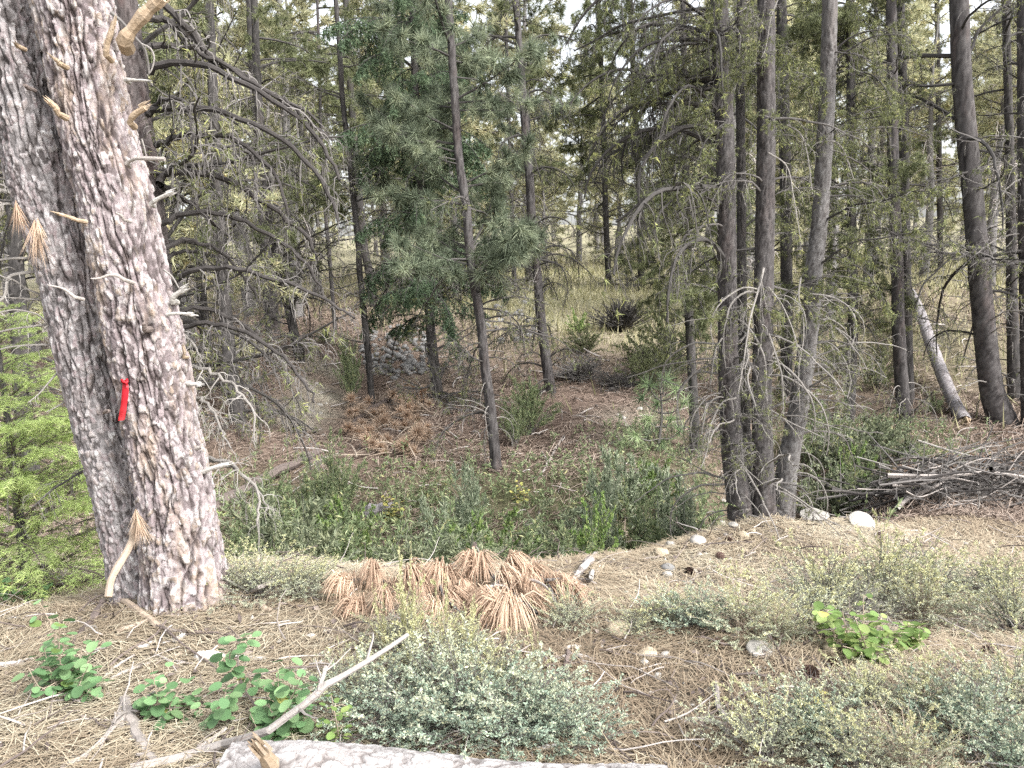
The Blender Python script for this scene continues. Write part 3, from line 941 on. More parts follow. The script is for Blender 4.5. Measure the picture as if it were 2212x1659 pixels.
ARCH = [
    (z1((1040, -20), (1060, 20), (1200, 180), (1330, 330), (1500, 450), (1700, 560), (1900, 700), (2010, 790), (2150, 910)), 14, .3, 'arch'),
    (z1((960, 120), (1040, 130), (1150, 180), (1260, 260), (1330, 340), (1450, 480), (1600, 560)), 13, .2, 'arch'),
    (z1((960, 310), (1000, 298), (1100, 290), (1250, 320), (1400, 400), (1650, 540), (1850, 660), (2060, 790)), 12, .1, 'arch'),
    (z1((950, 460), (1000, 440), (1100, 410), (1300, 420), (1450, 480), (1650, 580), (1850, 700), (2000, 820), (2120, 1000), (2200, 1150)), 14, -.1, 'arch'),
    (z1((960, 740), (1000, 715), (1150, 695), (1300, 700), (1500, 740), (1700, 840), (1900, 960), (2050, 1120), (2150, 1300), (2200, 1420)), 13, -.3, 'arch'),
    (z1((970, 710), (1050, 650), (1130, 632), (1190, 660), (1240, 760), (1250, 900), (1245, 1010)), 8, -.5, 'arch'),
    (z1((1010, 940), (1100, 890), (1250, 870), (1400, 880), (1550, 910), (1700, 1030), (1820, 1200), (1870, 1400)), 12, -.2, 'arch'),
    (z1((1550, 905), (1620, 1010), (1660, 1160), (1665, 1330)), 7, -.2, 'twig_mid'),
    (z1((1030, 1190), (1090, 1120), (1250, 1110), (1450, 1160), (1620, 1250), (1800, 1380), (1950, 1500), (2040, 1620), (2010, 1720)), 13, .3, 'arch'),
    (z1((1040, 1200), (1100, 1240), (1250, 1330), (1400, 1460), (1500, 1560)), 12, .6, 'arch'),
    (z1((1050, 1450), (1200, 1385), (1400, 1380), (1600, 1440), (1800, 1550), (1940, 1660), (2050, 1800), (2110, 1960)), 10, .1, 'arch'),
    (z1((1030, 1620), (1200, 1560), (1350, 1590), (1480, 1680), (1600, 1830), (1700, 1960)), 9, .3, 'arch'),
    (z1((1050, 1690), (1150, 1640), (1300, 1640), (1440, 1700), (1600, 1800)), 8, .5, 'arch'),
    (z4((1100, 180), (1250, 95), (1400, 70), (1600, 95), (1800, 150), (2000, 230), (2200, 330), (2300, 400)), 10, -.2, 'arch'),
    (z4((1110, 400), (1250, 340), (1400, 360), (1550, 430), (1700, 560), (1850, 680), (1950, 780), (2000, 860)), 9, .2, 'arch'),
    (z4((1140, 490), (1300, 440), (1450, 440), (1650, 520), (1800, 620), (1900, 720), (2000, 860), (2040, 960)), 9, -.2, 'arch'),
    (z4((1190, 715), (1300, 720), (1400, 765), (1500, 830), (1600, 930), (1660, 1050), (1650, 1200)), 7, -.3, 'twig_pale'),
    (z4((1210, 875), (1320, 940), (1400, 1040), (1450, 1150), (1490, 1240)), 6, -.4, 'twig_pale'),
    (z4((1240, 900), (1258, 960), (1270, 1100)), 4, -.4, 'twig_pale'),
    (z4((1300, 1285), (1450, 1330), (1560, 1400), (1650, 1510), (1680, 1650), (1660, 1740)), 7, -.4, 'twig_pale'),
    (z4((1300, 1300), (1450, 1345), (1600, 1440), (1700, 1560), (1740, 1660)), 6, -.3, 'twig_pale'),
    (z4((1150, 490), (1300, 520), (1420, 640), (1500, 760)), 5, .2, 'twig_mid'),
    (z4((1180, 520), (1260, 580), (1310, 680)), 5, -.2, 'twig_pale'),
]
for pts, w, dy, mk in ARCH:
    n = len(pts)
    yq = [YH - .12 + dy * k / (n - 1) for k in range(n)]
    P = resample([at(x, y, yq[k]) for k, (x, y) in enumerate(pts)], 22)
    s = depth_of(P[0]) / F / 2
    P[1:] += rng.normal(0, .006, (21, 3))
    pale = mk == 'twig_pale'
    mb = limb(P, w * s * 1.3, w * s * .5, n2=17 if w > 8 else 9, L2=(.12, .36) if not pale else (.2, .55), n3=4, S=7, rt=.34 if w > 8 else .45, droop2=(-.4, 2.6), up=(-1.0, .5), spread=(.25, 1.4), K2=8, lich=.1, wob=.33)
    tw = 'twig_pale' if pale else 'twig_mid'
    part('branch', mb.mesh('branch', [M[mk], M[tw], M['lichen']], False, behind.location), behind)
dress(behind, PB, RB, (.25, .9), 14, DEAD, (.6, 1.1), (-.6, 1.4))
dress(behind, PB, RB, (.15, .95), 10, DEAD, (.6, 1.1), (PI - .8, PI + 1.0))

# ---- the trio of pines on the bank at the right and a thin one inside it
YT = 5.6
TRIO = [
    ('left stem of the clump of three pines, dark and straight', [(1602, 1138, 58), (1596, 1086, 54), (1581, 953, 50), (1575, 850, 46), (1572, 700, 43), (1570, 500, 41), (1566, 300, 40), (1558, 133, 38), (1553, 0, 37)], 0, 'bark_mid', 3),
    ('middle stem of the clump of three pines, darkest along its left edge', [(1648, 1142, 52), (1653, 1105, 48), (1648, 986, 43), (1645, 853, 42), (1648, 720, 41), (1652, 500, 40), (1655, 333, 39), (1655, 167, 38), (1655, 0, 37)], -.05, 'bark_mid', 5),
    ('right stem of the clump of three pines, pale ash grey, leaning right', [(1688, 1116, 54), (1692, 1086, 50), (1705, 986, 44), (1725, 886, 41), (1738, 786, 40), (1752, 686, 38), (1757, 586, 37), (1768, 500, 36), (1776, 400, 36), (1783, 267, 35), (1790, 133, 34), (1793, 0, 33)], .15, 'bark_pale', 7),
    ('thin dark pine squeezed between the left and middle stems of the clump', [(1625, 1090, 26), (1612, 953, 24), (1606, 820, 22), (1603, 653, 21), (1601, 400, 20), (1599, 200, 20), (1601, 30, 19)], .5, 'bark_dark', 8),
]
trio = []
for lab, pts, dy, mk, sd in TRIO:
    trio.append(standing('pine_tree', lab, 'tree', pts, YT + dy, M[mk], sd, flare=.10, nS=44, nL=300, cw=.034, ch=.14, depth=.008))
for k, (r, P, R) in enumerate(trio):
    az = [(PI * .6, PI * 1.7), (0, 2 * PI), (-1.3, 1.3), (0, 2 * PI)][k]
    dress(r, P, R, (.15, .55), [36, 34, 30, 8][k], PALE, (.3, .85), az)
    dress(r, P, R, (.25, .95), [34, 28, 18, 12][k], GREYB, (.35, .8), az)
    dress(r, P, R, (.5, .97), [14, 11, 10, 5][k], LICH, (.4, .85), az)
    if k == 0:
        dress(r, P, R, (.55, .97), 18, CURL, (.7, 1.4), (PI * .75, PI * 1.3))
# the drawn silver limbs of the trio
for k, pts, w in [(1, [(1640, 610), (1650, 580), (1640, 620), (1628, 660), (1618, 700), (1608, 770), (1595, 850)], 9), (0, [(1560, 730), (1545, 760), (1535, 830)], 6), (2, [(1730, 600), (1725, 640), (1735, 690), (1735, 740), (1725, 800), (1728, 890)], 6),
                  (1, [(1660, 720), (1680, 780), (1690, 820), (1692, 895)], 8), (1, [(1660, 620), (1690, 660), (1715, 720), (1728, 780)], 6), (1, [(1655, 840), (1658, 880), (1665, 925), (1685, 932)], 6), (0, [(1590, 860), (1560, 870), (1535, 920), (1528, 970), (1515, 1010)], 7),
                  (2, [(1750, 635), (1790, 640), (1830, 660), (1850, 700), (1840, 750)], 7), (2, [(1760, 675), (1790, 690), (1800, 730)], 6), (2, [(1757, 745), (1790, 740), (1820, 770), (1838, 820), (1830, 860)], 6), (2, [(1745, 788), (1785, 790), (1805, 830), (1812, 870)], 6),
                  (2, [(1765, 320), (1790, 305), (1820, 320), (1845, 390)], 7), (2, [(1700, 270), (1730, 290), (1745, 340), (1755, 420)], 6), (1, [(1660, 330), (1700, 360), (1715, 430), (1730, 520)], 6), (2, [(1740, 845), (1765, 860), (1782, 888)], 5),
                  (1, [(1680, 0), (1665, 40), (1655, 100), (1645, 125)], 5), (0, [(1560, 140), (1600, 115), (1640, 30)], 5)]:
    r = trio[k][0]
    yb = [YT - .2, YT - .28, YT - .05][k]
    P = resample([at(x, y, yb - .05 * i) for i, (x, y) in enumerate(pts)], 14)
    s = depth_of(P[0]) / F / 2
    mb = limb(P, w * s * .6, w * s * .28, n2=11, L2=(.2, .5), n3=3, S=6, rt=.45, droop2=(-.3, 2.4), up=(-.8, .4), lich=.3, wob=.3)
    part('branch', mb.mesh('branch', [M['twig_pale'], M['twig_pale'], M['lichen']], False, r.location), r, label='silver bare branch')

# ---- the other trees one can tell apart, near to far: foot-first outlines in the photograph
SOLO = [
    ('pine_tree', 'slim grey pine rising from the needle slope, leaning left, green boughs high up', [(1072, 1015, 25), (1060, 886, 23), (1047, 786, 22), (1037, 686, 22), (1020, 586, 21), (1014, 533, 21), (1007, 450, 20), (990, 333, 19), (984, 233, 18), (976, 120, 17), (970, 10, 16)], 9.5, 'bark_mid',
     [((.12, .45), 16, DEAD, (.5, 1.0)), ((.05, .25), 8, PALE, (.35, .6)), ((.40, .97), 36, PINEB, (.6, 1.15)), ((.3, .9), 14, GREYB, (.7, 1.4))]),
    ('pine_tree', 'thin straight dark pine beside the rock pile with few short twigs', [(803, 870, 15), (797, 786, 14), (787, 686, 14), (777, 586, 13), (774, 533, 13), (764, 433, 13), (750, 300, 12), (740, 217, 12), (733, 100, 11), (727, 20, 10)], 12.5, 'bark_dark',
     [((.2, .95), 26, DEAD, (.5, 1.2))]),
    ('pine_tree', 'dark trunk just behind the thin straight pine, foot on rusty needles', [(808, 658, 19), (800, 600, 18), (787, 533, 17), (775, 420, 16), (765, 300, 15), (755, 150, 14), (748, 20, 13)], 18.5, 'bark_dark',
     [((.1, .6), 24, DEAD, (.8, 1.6)), ((.5, .95), 14, OLIVEB, (1, 2))]),
    ('fir_tree', 'tall dark green fir with drooping boughs above the pile of dry tufts', [(947, 858, 24), (934, 753, 22), (927, 653, 21), (920, 533, 20), (907, 367, 18), (900, 267, 17), (894, 100, 15), (890, 0, 14)], 12.4, 'bark_dark',
     [((.05, .45), 34, DEAD, (.8, 1.6)), ((.38, .98), 84, DFIR, (.8, 1.45)), ((.22, .38), 4, DFIR, (.7, 1.0)), ((.5, .98), 8, PINEB, (.8, 1.2))]),
    ('pine_tree', 'straight grey pine in the middle with curled bare twigs down its length', [(1190, 850, 25), (1170, 703, 22), (1160, 586, 20), (1150, 500, 20), (1144, 383, 19), (1134, 267, 18), (1124, 133, 16), (1114, 0, 14)], 12.5, 'bark_mid',
     [((.1, .95), 62, CURL, (.6, 1.3)), ((.1, .4), 6, PALE, (.5, .8)), ((.55, .95), 5, PINEB, (.5, .9))]),
    ('pine_tree', 'far slender trunk standing alone in the grassy clearing on rusty needles', [(1315, 618, 14), (1310, 500, 13), (1306, 380, 12), (1303, 260, 11), (1298, 133, 11), (1293, 20, 10)], 26, 'bark_dark',
     [((.1, .6), 46, DEAD, (1, 2.0)), ((.5, .98), 22, OLIVEB, (1.2, 2.2))]),
    ('pine_tree', 'far trunk at the right side of the grassy clearing with grey twigs', [(1386, 626, 16), (1384, 540, 15), (1380, 400, 14), (1372, 250, 13), (1366, 100, 12), (1362, 20, 12)], 25, 'bark_dark',
     [((.1, .6), 44, DEAD, (1, 2.0)), ((.55, .98), 18, OLIVEB, (1.2, 2.2))]),
    ('pine_tree', 'dense olive pine left of the clump of three, its trunk hidden by twigs', [(1500, 905, 22), (1492, 750, 20), (1485, 600, 18), (1482, 450, 16), (1480, 300, 15), (1478, 150, 14), (1476, 10, 13)], 9.7, 'bark_dark',
     [((.3, .95), 76, OLIVEB, (.45, .95)), ((.2, .8), 36, LICH, (.4, .75)), ((.6, .97), 16, CURL, (.8, 1.6)), ((.05, .3), 10, GREYB, (.4, .8))]),
    ('pine_tree', 'left dark pine of the slim close pair at the right with stubby twigs', [(1955, 908, 30), (1952, 886, 29), (1945, 786, 28), (1940, 686, 27), (1938, 586, 26), (1932, 450, 24), (1928, 267, 23), (1927, 133, 22), (1925, 0, 21)], 10.5, 'bark_mid',
     [((.1, .95), 30, DEAD, (.4, .9)), ((.1, .5), 12, PALE, (.4, .7))]),
    ('pine_tree', 'right stem of the slim close pair at the right, slightly behind its partner', [(1962, 860, 24), (1958, 700, 23), (1956, 586, 22), (1954, 450, 21), (1951, 267, 20), (1948, 133, 20), (1944, 0, 19)], 11.4, 'bark_dark',
     [((.3, .95), 22, DEAD, (.5, 1.1))]),
    ('pine_tree', 'thick dark leaning pine with a flared foot beside the grey fallen log', [(2166, 915, 58), (2145, 853, 50), (2135, 786, 47), (2125, 686, 45), (2115, 586, 43), (2108, 500, 42), (2092, 333, 40), (2078, 167, 39), (2072, 0, 38)], 10.4, 'bark_mid',
     [((.35, .97), 20, DEAD, (1.0, 2.2)), ((.2, .6), 8, PALE, (.5, 1.0))]),
    ('pine_tree', 'narrow dark pine close behind the thick leaning pine', [(2192, 890, 28), (2186, 650, 22), (2184, 500, 20), (2180, 300, 18), (2176, 150, 17), (2172, 20, 16)], 11.5, 'bark_dark',
     [((.1, .95), 26, DEAD, (.6, 1.4)), ((.1, .6), 14, PALE, (.4, .9))]),
    ('pine_tree', 'brown grey pine at the very right edge with white bent twigs', [(2224, 905, 34), (2220, 700, 31), (2216, 500, 29), (2213, 250, 27), (2211, 20, 25)], 10.2, 'bark_mid',
     [((.1, .7), 24, PALE, (.5, 1.1)), ((.4, .97), 18, DEAD, (.7, 1.4))]),
    ('pine_tree', 'lichen draped olive pine behind the pale right stem of the clump', [(1842, 700, 22), (1840, 500, 20), (1838, 300, 19), (1837, 67, 18), (1836, 0, 17)], 10.8, 'bark_dark',
     [((.1, .98), 90, LICH, (.5, 1.0)), ((.2, .98), 46, OLIVEB, (.5, 1.0)), ((.05, .5), 8, PALE, (.5, .9))]),
    ('pine_tree', 'dark trunk seen through the arching limbs, foot on the slope beside the sandy scar', [(516, 907, 30), (500, 800, 29), (485, 650, 28), (476, 500, 26), (468, 350, 24), (460, 200, 22), (452, 20, 20)], 10.5, 'bark_dark',
     [((.1, .7), 40, DEAD, (.7, 1.5)), ((.5, .97), 10, OLIVEB, (.8, 1.5))]),
    ('pine_tree', 'leaning dark trunk on the rusty slope behind the ends of the arching limbs', [(646, 772, 22), (622, 660, 20), (600, 570, 19), (580, 460, 18), (566, 330, 17), (556, 180, 16), (550, 20, 15)], 13.5, 'bark_dark',
     [((.1, .7), 40, DEAD, (.8, 1.7)), ((.5, .97), 10, OLIVEB, (1, 1.8))]),
    ('pine_tree', 'wide brown grey trunk deep among the arching limbs', [(585, 660, 30), (577, 560, 29), (568, 420, 28), (560, 300, 26), (550, 150, 25), (545, 20, 24)], 16, 'bark_mid',
     [((.1, .8), 36, DEAD, (.8, 1.7))]),
    ('pine_tree', 'thin sapling trunk at the outer ends of the arching limbs', [(722, 690, 9), (712, 560, 9), (700, 420, 8), (694, 300, 7), (690, 150, 7), (686, 20, 6)], 16, 'bark_mid',
     [((.1, .9), 26, DEAD, (.6, 1.3)), ((.6, .97), 10, OLIVEB, (.8, 1.5))]),
    ('pine_tree', 'dark trunk at the far left edge behind the young fir', [(52, 905, 34), (42, 700, 32), (34, 550, 30), (26, 380, 28), (18, 250, 26)], 8.2, 'bark_dark',
     [((.1, .97), 40, DEAD, (.6, 1.4)), ((.1, .6), 12, PALE, (.4, .8))]),
    ('pine_tree', 'slender trunk hugging the dark arching pine from behind', [(452, 800, 22), (436, 640, 21), (425, 450, 20), (416, 300, 19), (408, 150, 18), (400, 20, 17)], 12.5, 'bark_dark',
     [((.1, .8), 36, DEAD, (.7, 1.5))]),
    ('pine_tree', 'dim trunk beside the dark fir, foot behind its lowest boughs', [(886, 640, 14), (880, 500, 13), (873, 350, 12), (867, 200, 12), (862, 20, 11)], 21, 'bark_dark',
     [((.1, .7), 34, DEAD, (.9, 1.8)), ((.55, .97), 14, OLIVEB, (1.2, 2))]),
    ('pine_tree', 'forked looking dim trunk between the slim pine and the straight grey pine', [(1112, 622, 10), (1108, 500, 9), (1102, 350, 9), (1097, 200, 8), (1092, 20, 8)], 25, 'bark_dark',
     [((.1, .6), 34, DEAD, (1, 2)), ((.5, .97), 18, OLIVEB, (1.2, 2.2))]),
    ('pine_tree', 'dark pine behind the middle stem of the clump, half hidden', [(1700, 720, 26), (1698, 500, 25), (1695, 300, 24), (1690, 100, 23), (1688, 10, 22)], 12.5, 'bark_dark',
     [((.1, .95), 40, GREYB, (.7, 1.4)), ((.4, .97), 14, LICH, (.8, 1.4))]),
    ('pine_tree', 'faint trunk right of the lichen draped pine', [(2032, 600, 12), (2030, 450, 12), (2028, 300, 11), (2026, 150, 10), (2024, 20, 10)], 30, 'bark_dark',
     [((.1, .6), 36, DEAD, (1, 2.2)), ((.5, .97), 20, OLIVEB, (1.2, 2.4))]),
]
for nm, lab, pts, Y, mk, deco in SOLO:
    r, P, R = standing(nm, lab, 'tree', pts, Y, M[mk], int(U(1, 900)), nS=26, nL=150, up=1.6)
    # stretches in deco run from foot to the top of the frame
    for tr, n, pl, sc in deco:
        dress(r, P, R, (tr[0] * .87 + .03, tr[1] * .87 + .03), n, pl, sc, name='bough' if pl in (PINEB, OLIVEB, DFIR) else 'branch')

# a long bough crossing the sky gap left of the clump, from the clump's left stem
for pts, w in [([(1556, 22), (1500, 20), (1420, 35), (1340, 55), (1290, 85), (1240, 110)], 9), ([(1560, 160), (1500, 175), (1440, 205), (1390, 230), (1340, 260), (1300, 285)], 8), ([(1560, 96), (1520, 110), (1470, 130), (1430, 165)], 7)]:
    r = trio[0][0]
    P = resample([at(x, y, YT - .1 + .15 * i) for i, (x, y) in enumerate(pts)], 18)
    s = depth_of(P[0]) / F / 2
    mb = limb(P, w * s, w * s * .4, n2=22, L2=(.12, .34), n3=2, S=6, rt=.4, droop2=(1.0, 3.2), up=(-1, .2), wob=.2, lich=.3)
    part('branch', mb.mesh('branch', [M['twig_dark'], M['twig_dark'], M['lichen']], False, r.location), r)
# leaning bough low in the gap
r, P, R = trio[0]
PP = resample([at(x, y, 6.5) for x, y in [(1470, 395), (1440, 405), (1400, 420), (1370, 450), (1330, 480)]], 14)
mb = limb(PP, .02, .008, n2=10, L2=(.15, .4), n3=2, S=6, rt=.4)
solo('fallen_branch', mb.mesh('fallen_branch', [M['twig_dark'], M['twig_dark'], M['lichen']], False), 'dark slanting dead bough caught in the olive pine left of the clump', 'branch')

# ---- young fir at the left edge
b = ground_hit(62, 1283)
yf = thing('young_fir', 'bushy bright green young fir at the left edge behind the big pine', 'tree', b)
top = at(-15, 655, b[1] + .05)
P = np.array([b - np.array([0, 0, .1]), b + (top - b) * .33, b + (top - b) * .66, top])
me, P2, R2 = trunk_mesh(P, [.034, .028, .018, .006], M['bark_mid'], yf.location, 14, 60, .03, .06, .003, 3, .1)
part('trunk', me, yf)
for k in range(70):
    t = .06 + .94 * (k / 70) ** 1.0
    p = P2[min(int(t * 59), 59)]
    a = k * 2.399 + U(-.3, .3)
    part('branch', YFIR[k % len(YFIR)], yf, p - np.array(yf.location), (U(-.15, .15), U(-.35, .1) - .25 * t, a), (.98 * (1 - t) ** .8 + .14) * U(.8, 1.1))
for k in range(9):
    a = U(0, 2 * PI)
    part('branch', PALE[k % len(PALE)], yf, P2[int(U(8, 30))] - np.array(yf.location), (0, 0, a), U(.4, .7), label='bare silver branch')
# ------------------------------------------------------------------ the forest beyond
def far_tree(h, cb, cr, nb, seed, leaf, ntuft=26, nd=9):
    """trunk, crown and bare lower limbs of a pine of height h standing at the origin"""
    K = 16
    z = np.linspace(-.3, h, K)
    ln = np.stack([np.cumsum(rng.normal(0, .03, K)), np.cumsum(rng.normal(0, .03, K)), z], -1)
    R = taper(.011 * h + .05, .012, K)
    t_ = MB()
    tubes(t_, ln[None], R[None], 9, .5)
    tm = t_.mesh('trunk', M['bark_pale'], True)
    c = MB()
    zz = cb * h + (h - cb * h) * np.sort(U(0, 1, nb) ** .9)
    az = np.arange(nb) * 2.399 + U(-.5, .5, nb)
    f = (zz - cb * h) / (h - cb * h)
    L = cr * (np.minimum(1, .55 + f * 2) * (1 - f) ** .7 + .12) * U(.6, 1.15, nb)
    x = np.interp(zz, z, ln[:, 0]); y = np.interp(zz, z, ln[:, 1])
    C = curves(np.stack([x, y, zz], -1), az, .15 + .7 * f, L, U(-.3, .7, nb), 7, .12)
    tubes(c, C, (.012 + .012 * L[:, None]) * np.linspace(1, .4, 7)[None], 3, .4, 0)
    C2, ii, tt = twigs(C, 5, .25, (.5, 1.1), 4, (-.4, .6), (.4, 1.1), (-.3, .4), .15)
    tubes(c, C2, np.full((1, 4), .008), 3, .4, 0)
    for Q, k in ((C2, ntuft // 5), (C, ntuft // 4)):
        m = len(Q) * k
        p, d = on_curves(Q, rng.integers(0, len(Q), m), U(.35, 1, m))
        tuft(c, p + rng.normal(0, .05, (m, 3)), norm(d + np.array([0, 0, .35])), nd, .25, .034, .9, m=1)
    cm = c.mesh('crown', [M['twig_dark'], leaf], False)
    d_ = MB()
    nl = int(46 * (cb + .12))
    zl = U(.04 * h, (cb + .12) * h, nl)
    C = curves(np.stack([np.interp(zl, z, ln[:, 0]), np.interp(zl, z, ln[:, 1]), zl], -1), U(0, 2 * PI, nl), U(-.1, .5, nl), U(.7, 1.9, nl), U(.4, 1.8, nl), 8, .12)
    tubes(d_, C, np.linspace(.02, .007, 8)[None], 3, .5)
    C2, _, _ = twigs(C, 9, .15, (.25, .8), 5, (.3, 2), (.4, 1.3), (-.6, .4), .25)
    tubes(d_, C2, np.linspace(.009, .004, 5)[None], 3, U(.2, .9, len(C2)))
    dm = d_.mesh('bare_limbs', M['wood_grey'], False)
    return tm, cm, dm


FAR = [far_tree(12, .12, 2.4, 72, 1, M['far_needle_lit']), far_tree(10.5, .08, 2.4, 66, 2, M['far_needle_lit']), far_tree(13.5, .14, 2.5, 76, 3, M['far_needle_lit']),
       far_tree(8, .06, 2.1, 56, 4, M['far_needle_lit']), far_tree(11, .45, 1.7, 34, 5, M['far_needle_lit']), far_tree(6, .05, 1.6, 46, 6, M['far_needle_lit'])]



def put_tree(kind, x, y, sc, label, group, name='pine_tree'):
    r = thing(name, label, 'tree', on_ground(x, y), U(0, 2 * PI), sc, group)
    r.rotation_euler = (U(-.03, .03), U(-.06, .01), U(0, 2 * PI))
    for nm, me_ in zip(('trunk', 'crown', 'bare_limbs'), kind):
        part(nm, me_, r)
    return r


def gap(px, y):
    """the clearing and the notch of open sky"""
    return (1170 < px < 1470 and y < 33) or (1350 < px < 1480 and y < 75) or (1230 < px < 1300 and y < 60)


spots = []
for y0, n in ((24, 8), (29, 9), (34, 12), (41, 13), (50, 14), (62, 16), (80, 18)):
    for k in range(n):
        px = -200 + (k + U(.15, .85)) / n * 2620
        y = y0 * U(.93, 1.12)
        spots.append((px, y))
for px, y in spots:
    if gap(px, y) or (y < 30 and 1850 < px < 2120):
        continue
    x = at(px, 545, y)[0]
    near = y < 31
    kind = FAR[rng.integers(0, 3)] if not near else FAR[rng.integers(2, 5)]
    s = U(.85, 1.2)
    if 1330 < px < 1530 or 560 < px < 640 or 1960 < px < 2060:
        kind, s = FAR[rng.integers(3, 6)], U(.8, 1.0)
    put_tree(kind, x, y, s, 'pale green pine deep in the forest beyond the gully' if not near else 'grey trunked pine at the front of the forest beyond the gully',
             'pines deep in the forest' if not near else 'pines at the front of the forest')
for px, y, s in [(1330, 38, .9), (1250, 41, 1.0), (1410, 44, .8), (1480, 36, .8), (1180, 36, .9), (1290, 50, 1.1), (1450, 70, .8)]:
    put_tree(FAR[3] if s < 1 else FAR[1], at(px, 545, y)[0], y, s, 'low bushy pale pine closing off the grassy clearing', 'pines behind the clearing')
# bare-limbed young trees between the arching limbs and the far forest
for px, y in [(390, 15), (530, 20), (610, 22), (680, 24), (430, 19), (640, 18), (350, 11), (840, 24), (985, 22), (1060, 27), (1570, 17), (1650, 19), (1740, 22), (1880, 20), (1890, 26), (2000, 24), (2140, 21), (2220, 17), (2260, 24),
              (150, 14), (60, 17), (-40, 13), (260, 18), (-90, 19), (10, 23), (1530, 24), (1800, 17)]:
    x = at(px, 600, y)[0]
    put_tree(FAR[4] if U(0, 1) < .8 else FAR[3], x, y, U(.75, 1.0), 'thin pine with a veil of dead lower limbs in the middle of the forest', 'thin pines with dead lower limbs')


# ------------------------------------------------------------------ shrubs
def shrub(ns, per, leaf, L, w, r=.45, hgt=1.0, droop=.5, el=(.7, 1.5), K=9, sub=3, stem='twig_mid', t0=.25, fold=.25, stemr=.006, top=None, bare=0, flat=.5, dead=.05):
    """stems and foliage of a bush about 1 high; top adds a second leaf material towards the tips"""
    st, fo = MB(), MB()
    base = np.stack([rng.normal(0, .10 * r, ns), rng.normal(0, .10 * r, ns), np.full(ns, -.03)], -1)
    C = curves(base, U(0, 2 * PI, ns), U(*el, ns), hgt * U(.55, 1.15, ns), U(-.2, droop, ns), K, .10)
    tubes(st, C, stemr * np.linspace(1, .35, K)[None], 3, U(.2, .8, ns))
    D, _, _ = twigs(C, sub, .3, (.2, .42), 6, (-.3, .5), (.3, 1.0), (-.1, .5), .12)
    tubes(st, D, stemr * .5 * np.linspace(1, .4, 6)[None], 3, U(.2, .8, len(D)))
    for Q, k in ((C, per), (D, int(per * .6))):
        n = int(len(Q) * k * (1 - bare))
        live = np.nonzero(U(0, 1, len(Q)) > dead)[0]
        wt = U(.3, 1.7, len(live))
        ii = live[rng.choice(len(live), n, p=wt / wt.sum())]
        t = t0 + (1 - t0) * U(0, 1, n) ** .8 * .999
        if Q is D:
            t = U(.05, .999, n)
        p, d = on_curves(Q, ii, t)
        a = norm(d * U(.2, 1.0, (n, 1)) + norm(rng.normal(0, 1, (n, 3))) * .8 + np.array([0, 0, .1]))
        s = U(.45, 1.35, n)
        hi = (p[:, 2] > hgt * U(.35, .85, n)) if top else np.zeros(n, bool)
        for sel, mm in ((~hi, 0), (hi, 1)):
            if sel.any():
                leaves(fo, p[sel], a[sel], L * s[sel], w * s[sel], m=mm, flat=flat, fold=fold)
    return st.mesh('stems', M[stem], False), fo.mesh('foliage', [M[leaf]] + ([M[top]] if top else []), False)


def plant(pl, px, py_top, Y, label, cat='shrub', name='shrub', wide=1.0, group=None, sink=0.0, py_base=None, hmin=.12, hk=.92):
    """a bush standing at distance Y in the direction px, its top reaching the line of sight py_top"""
    if py_base is not None:
        g = ground_hit(px, py_base)
        Y = g[1]
    else:
        x = at(px, py_top, Y)[0]
        g = on_ground(x, Y)
    h = max(at(px, py_top, Y)[2] - g[2], hmin)
    wide, h = wide / hk * .92, h * hk
    r = thing(name, label, cat, g - np.array([0, 0, sink]), U(0, 2 * PI), 1.0, group)
    r.scale = (h * wide, h * wide, h)
    st, fo = pl[rng.integers(len(pl))]
    part('stems', st, r)
    part('foliage', fo, r)
    return r


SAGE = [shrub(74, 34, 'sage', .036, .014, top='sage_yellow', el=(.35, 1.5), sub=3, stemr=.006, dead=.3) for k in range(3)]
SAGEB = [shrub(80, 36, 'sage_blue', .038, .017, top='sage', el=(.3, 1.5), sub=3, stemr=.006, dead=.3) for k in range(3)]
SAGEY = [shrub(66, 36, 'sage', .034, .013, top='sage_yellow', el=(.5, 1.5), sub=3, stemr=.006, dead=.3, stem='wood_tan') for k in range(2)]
STALK = [shrub(9, 95, 'sage_yellow', .036, .016, el=(1.25, 1.55), sub=1, droop=.15, stemr=.006, stem='wood_tan', t0=.1) for k in range(2)]
BAREF = [shrub(170, 3, 'sage', .04, .012, el=(.15, 1.4), sub=6, stemr=.018, stem='twig_mid', bare=.7, droop=.8) for k in range(2)]
BARE = [shrub(110, 4, 'sage', .03, .01, el=(.2, 1.4), sub=5, stemr=.005, stem='twig_mid', bare=.6, droop=.8) for k in range(2)]
WILLOW = [shrub(22, 40, 'gully_leaf', .085, .02, el=(.7, 1.5), sub=3, droop=.6) for k in range(3)]
TEAL = [shrub(24, 40, 'gully_dark', .10, .024, el=(.7, 1.5), sub=3, droop=.6) for k in range(2)]
DARKS = [shrub(30, 40, 'gully_dark', .06, .038, el=(.6, 1.5), sub=5, droop=.7) for k in range(2)]
SILV = [shrub(14, 60, 'gully_silver', .10, .022, el=(1.0, 1.55), sub=3, droop=.3) for k in range(2)]
FEATH = [shrub(40, 70, 'gully_leaf', .05, .011, el=(.7, 1.5), sub=5, droop=.5) for k in range(2)]
OLIVES = [shrub(34, 40, 'pine_olive', .05, .022, el=(.5, 1.5), sub=5, droop=.7, stem='twig_mid') for k in range(2)]
YELS = [shrub(24, 50, 'leafy_bright', .06, .03, el=(.5, 1.5), sub=4, droop=.6) for k in range(2)]
SPIKE = [shrub(160, 2, 'sage', .03, .008, el=(.5, 1.5), sub=3, stem='twig_dark', bare=.8, droop=.3, stemr=.028) for k in range(1)]
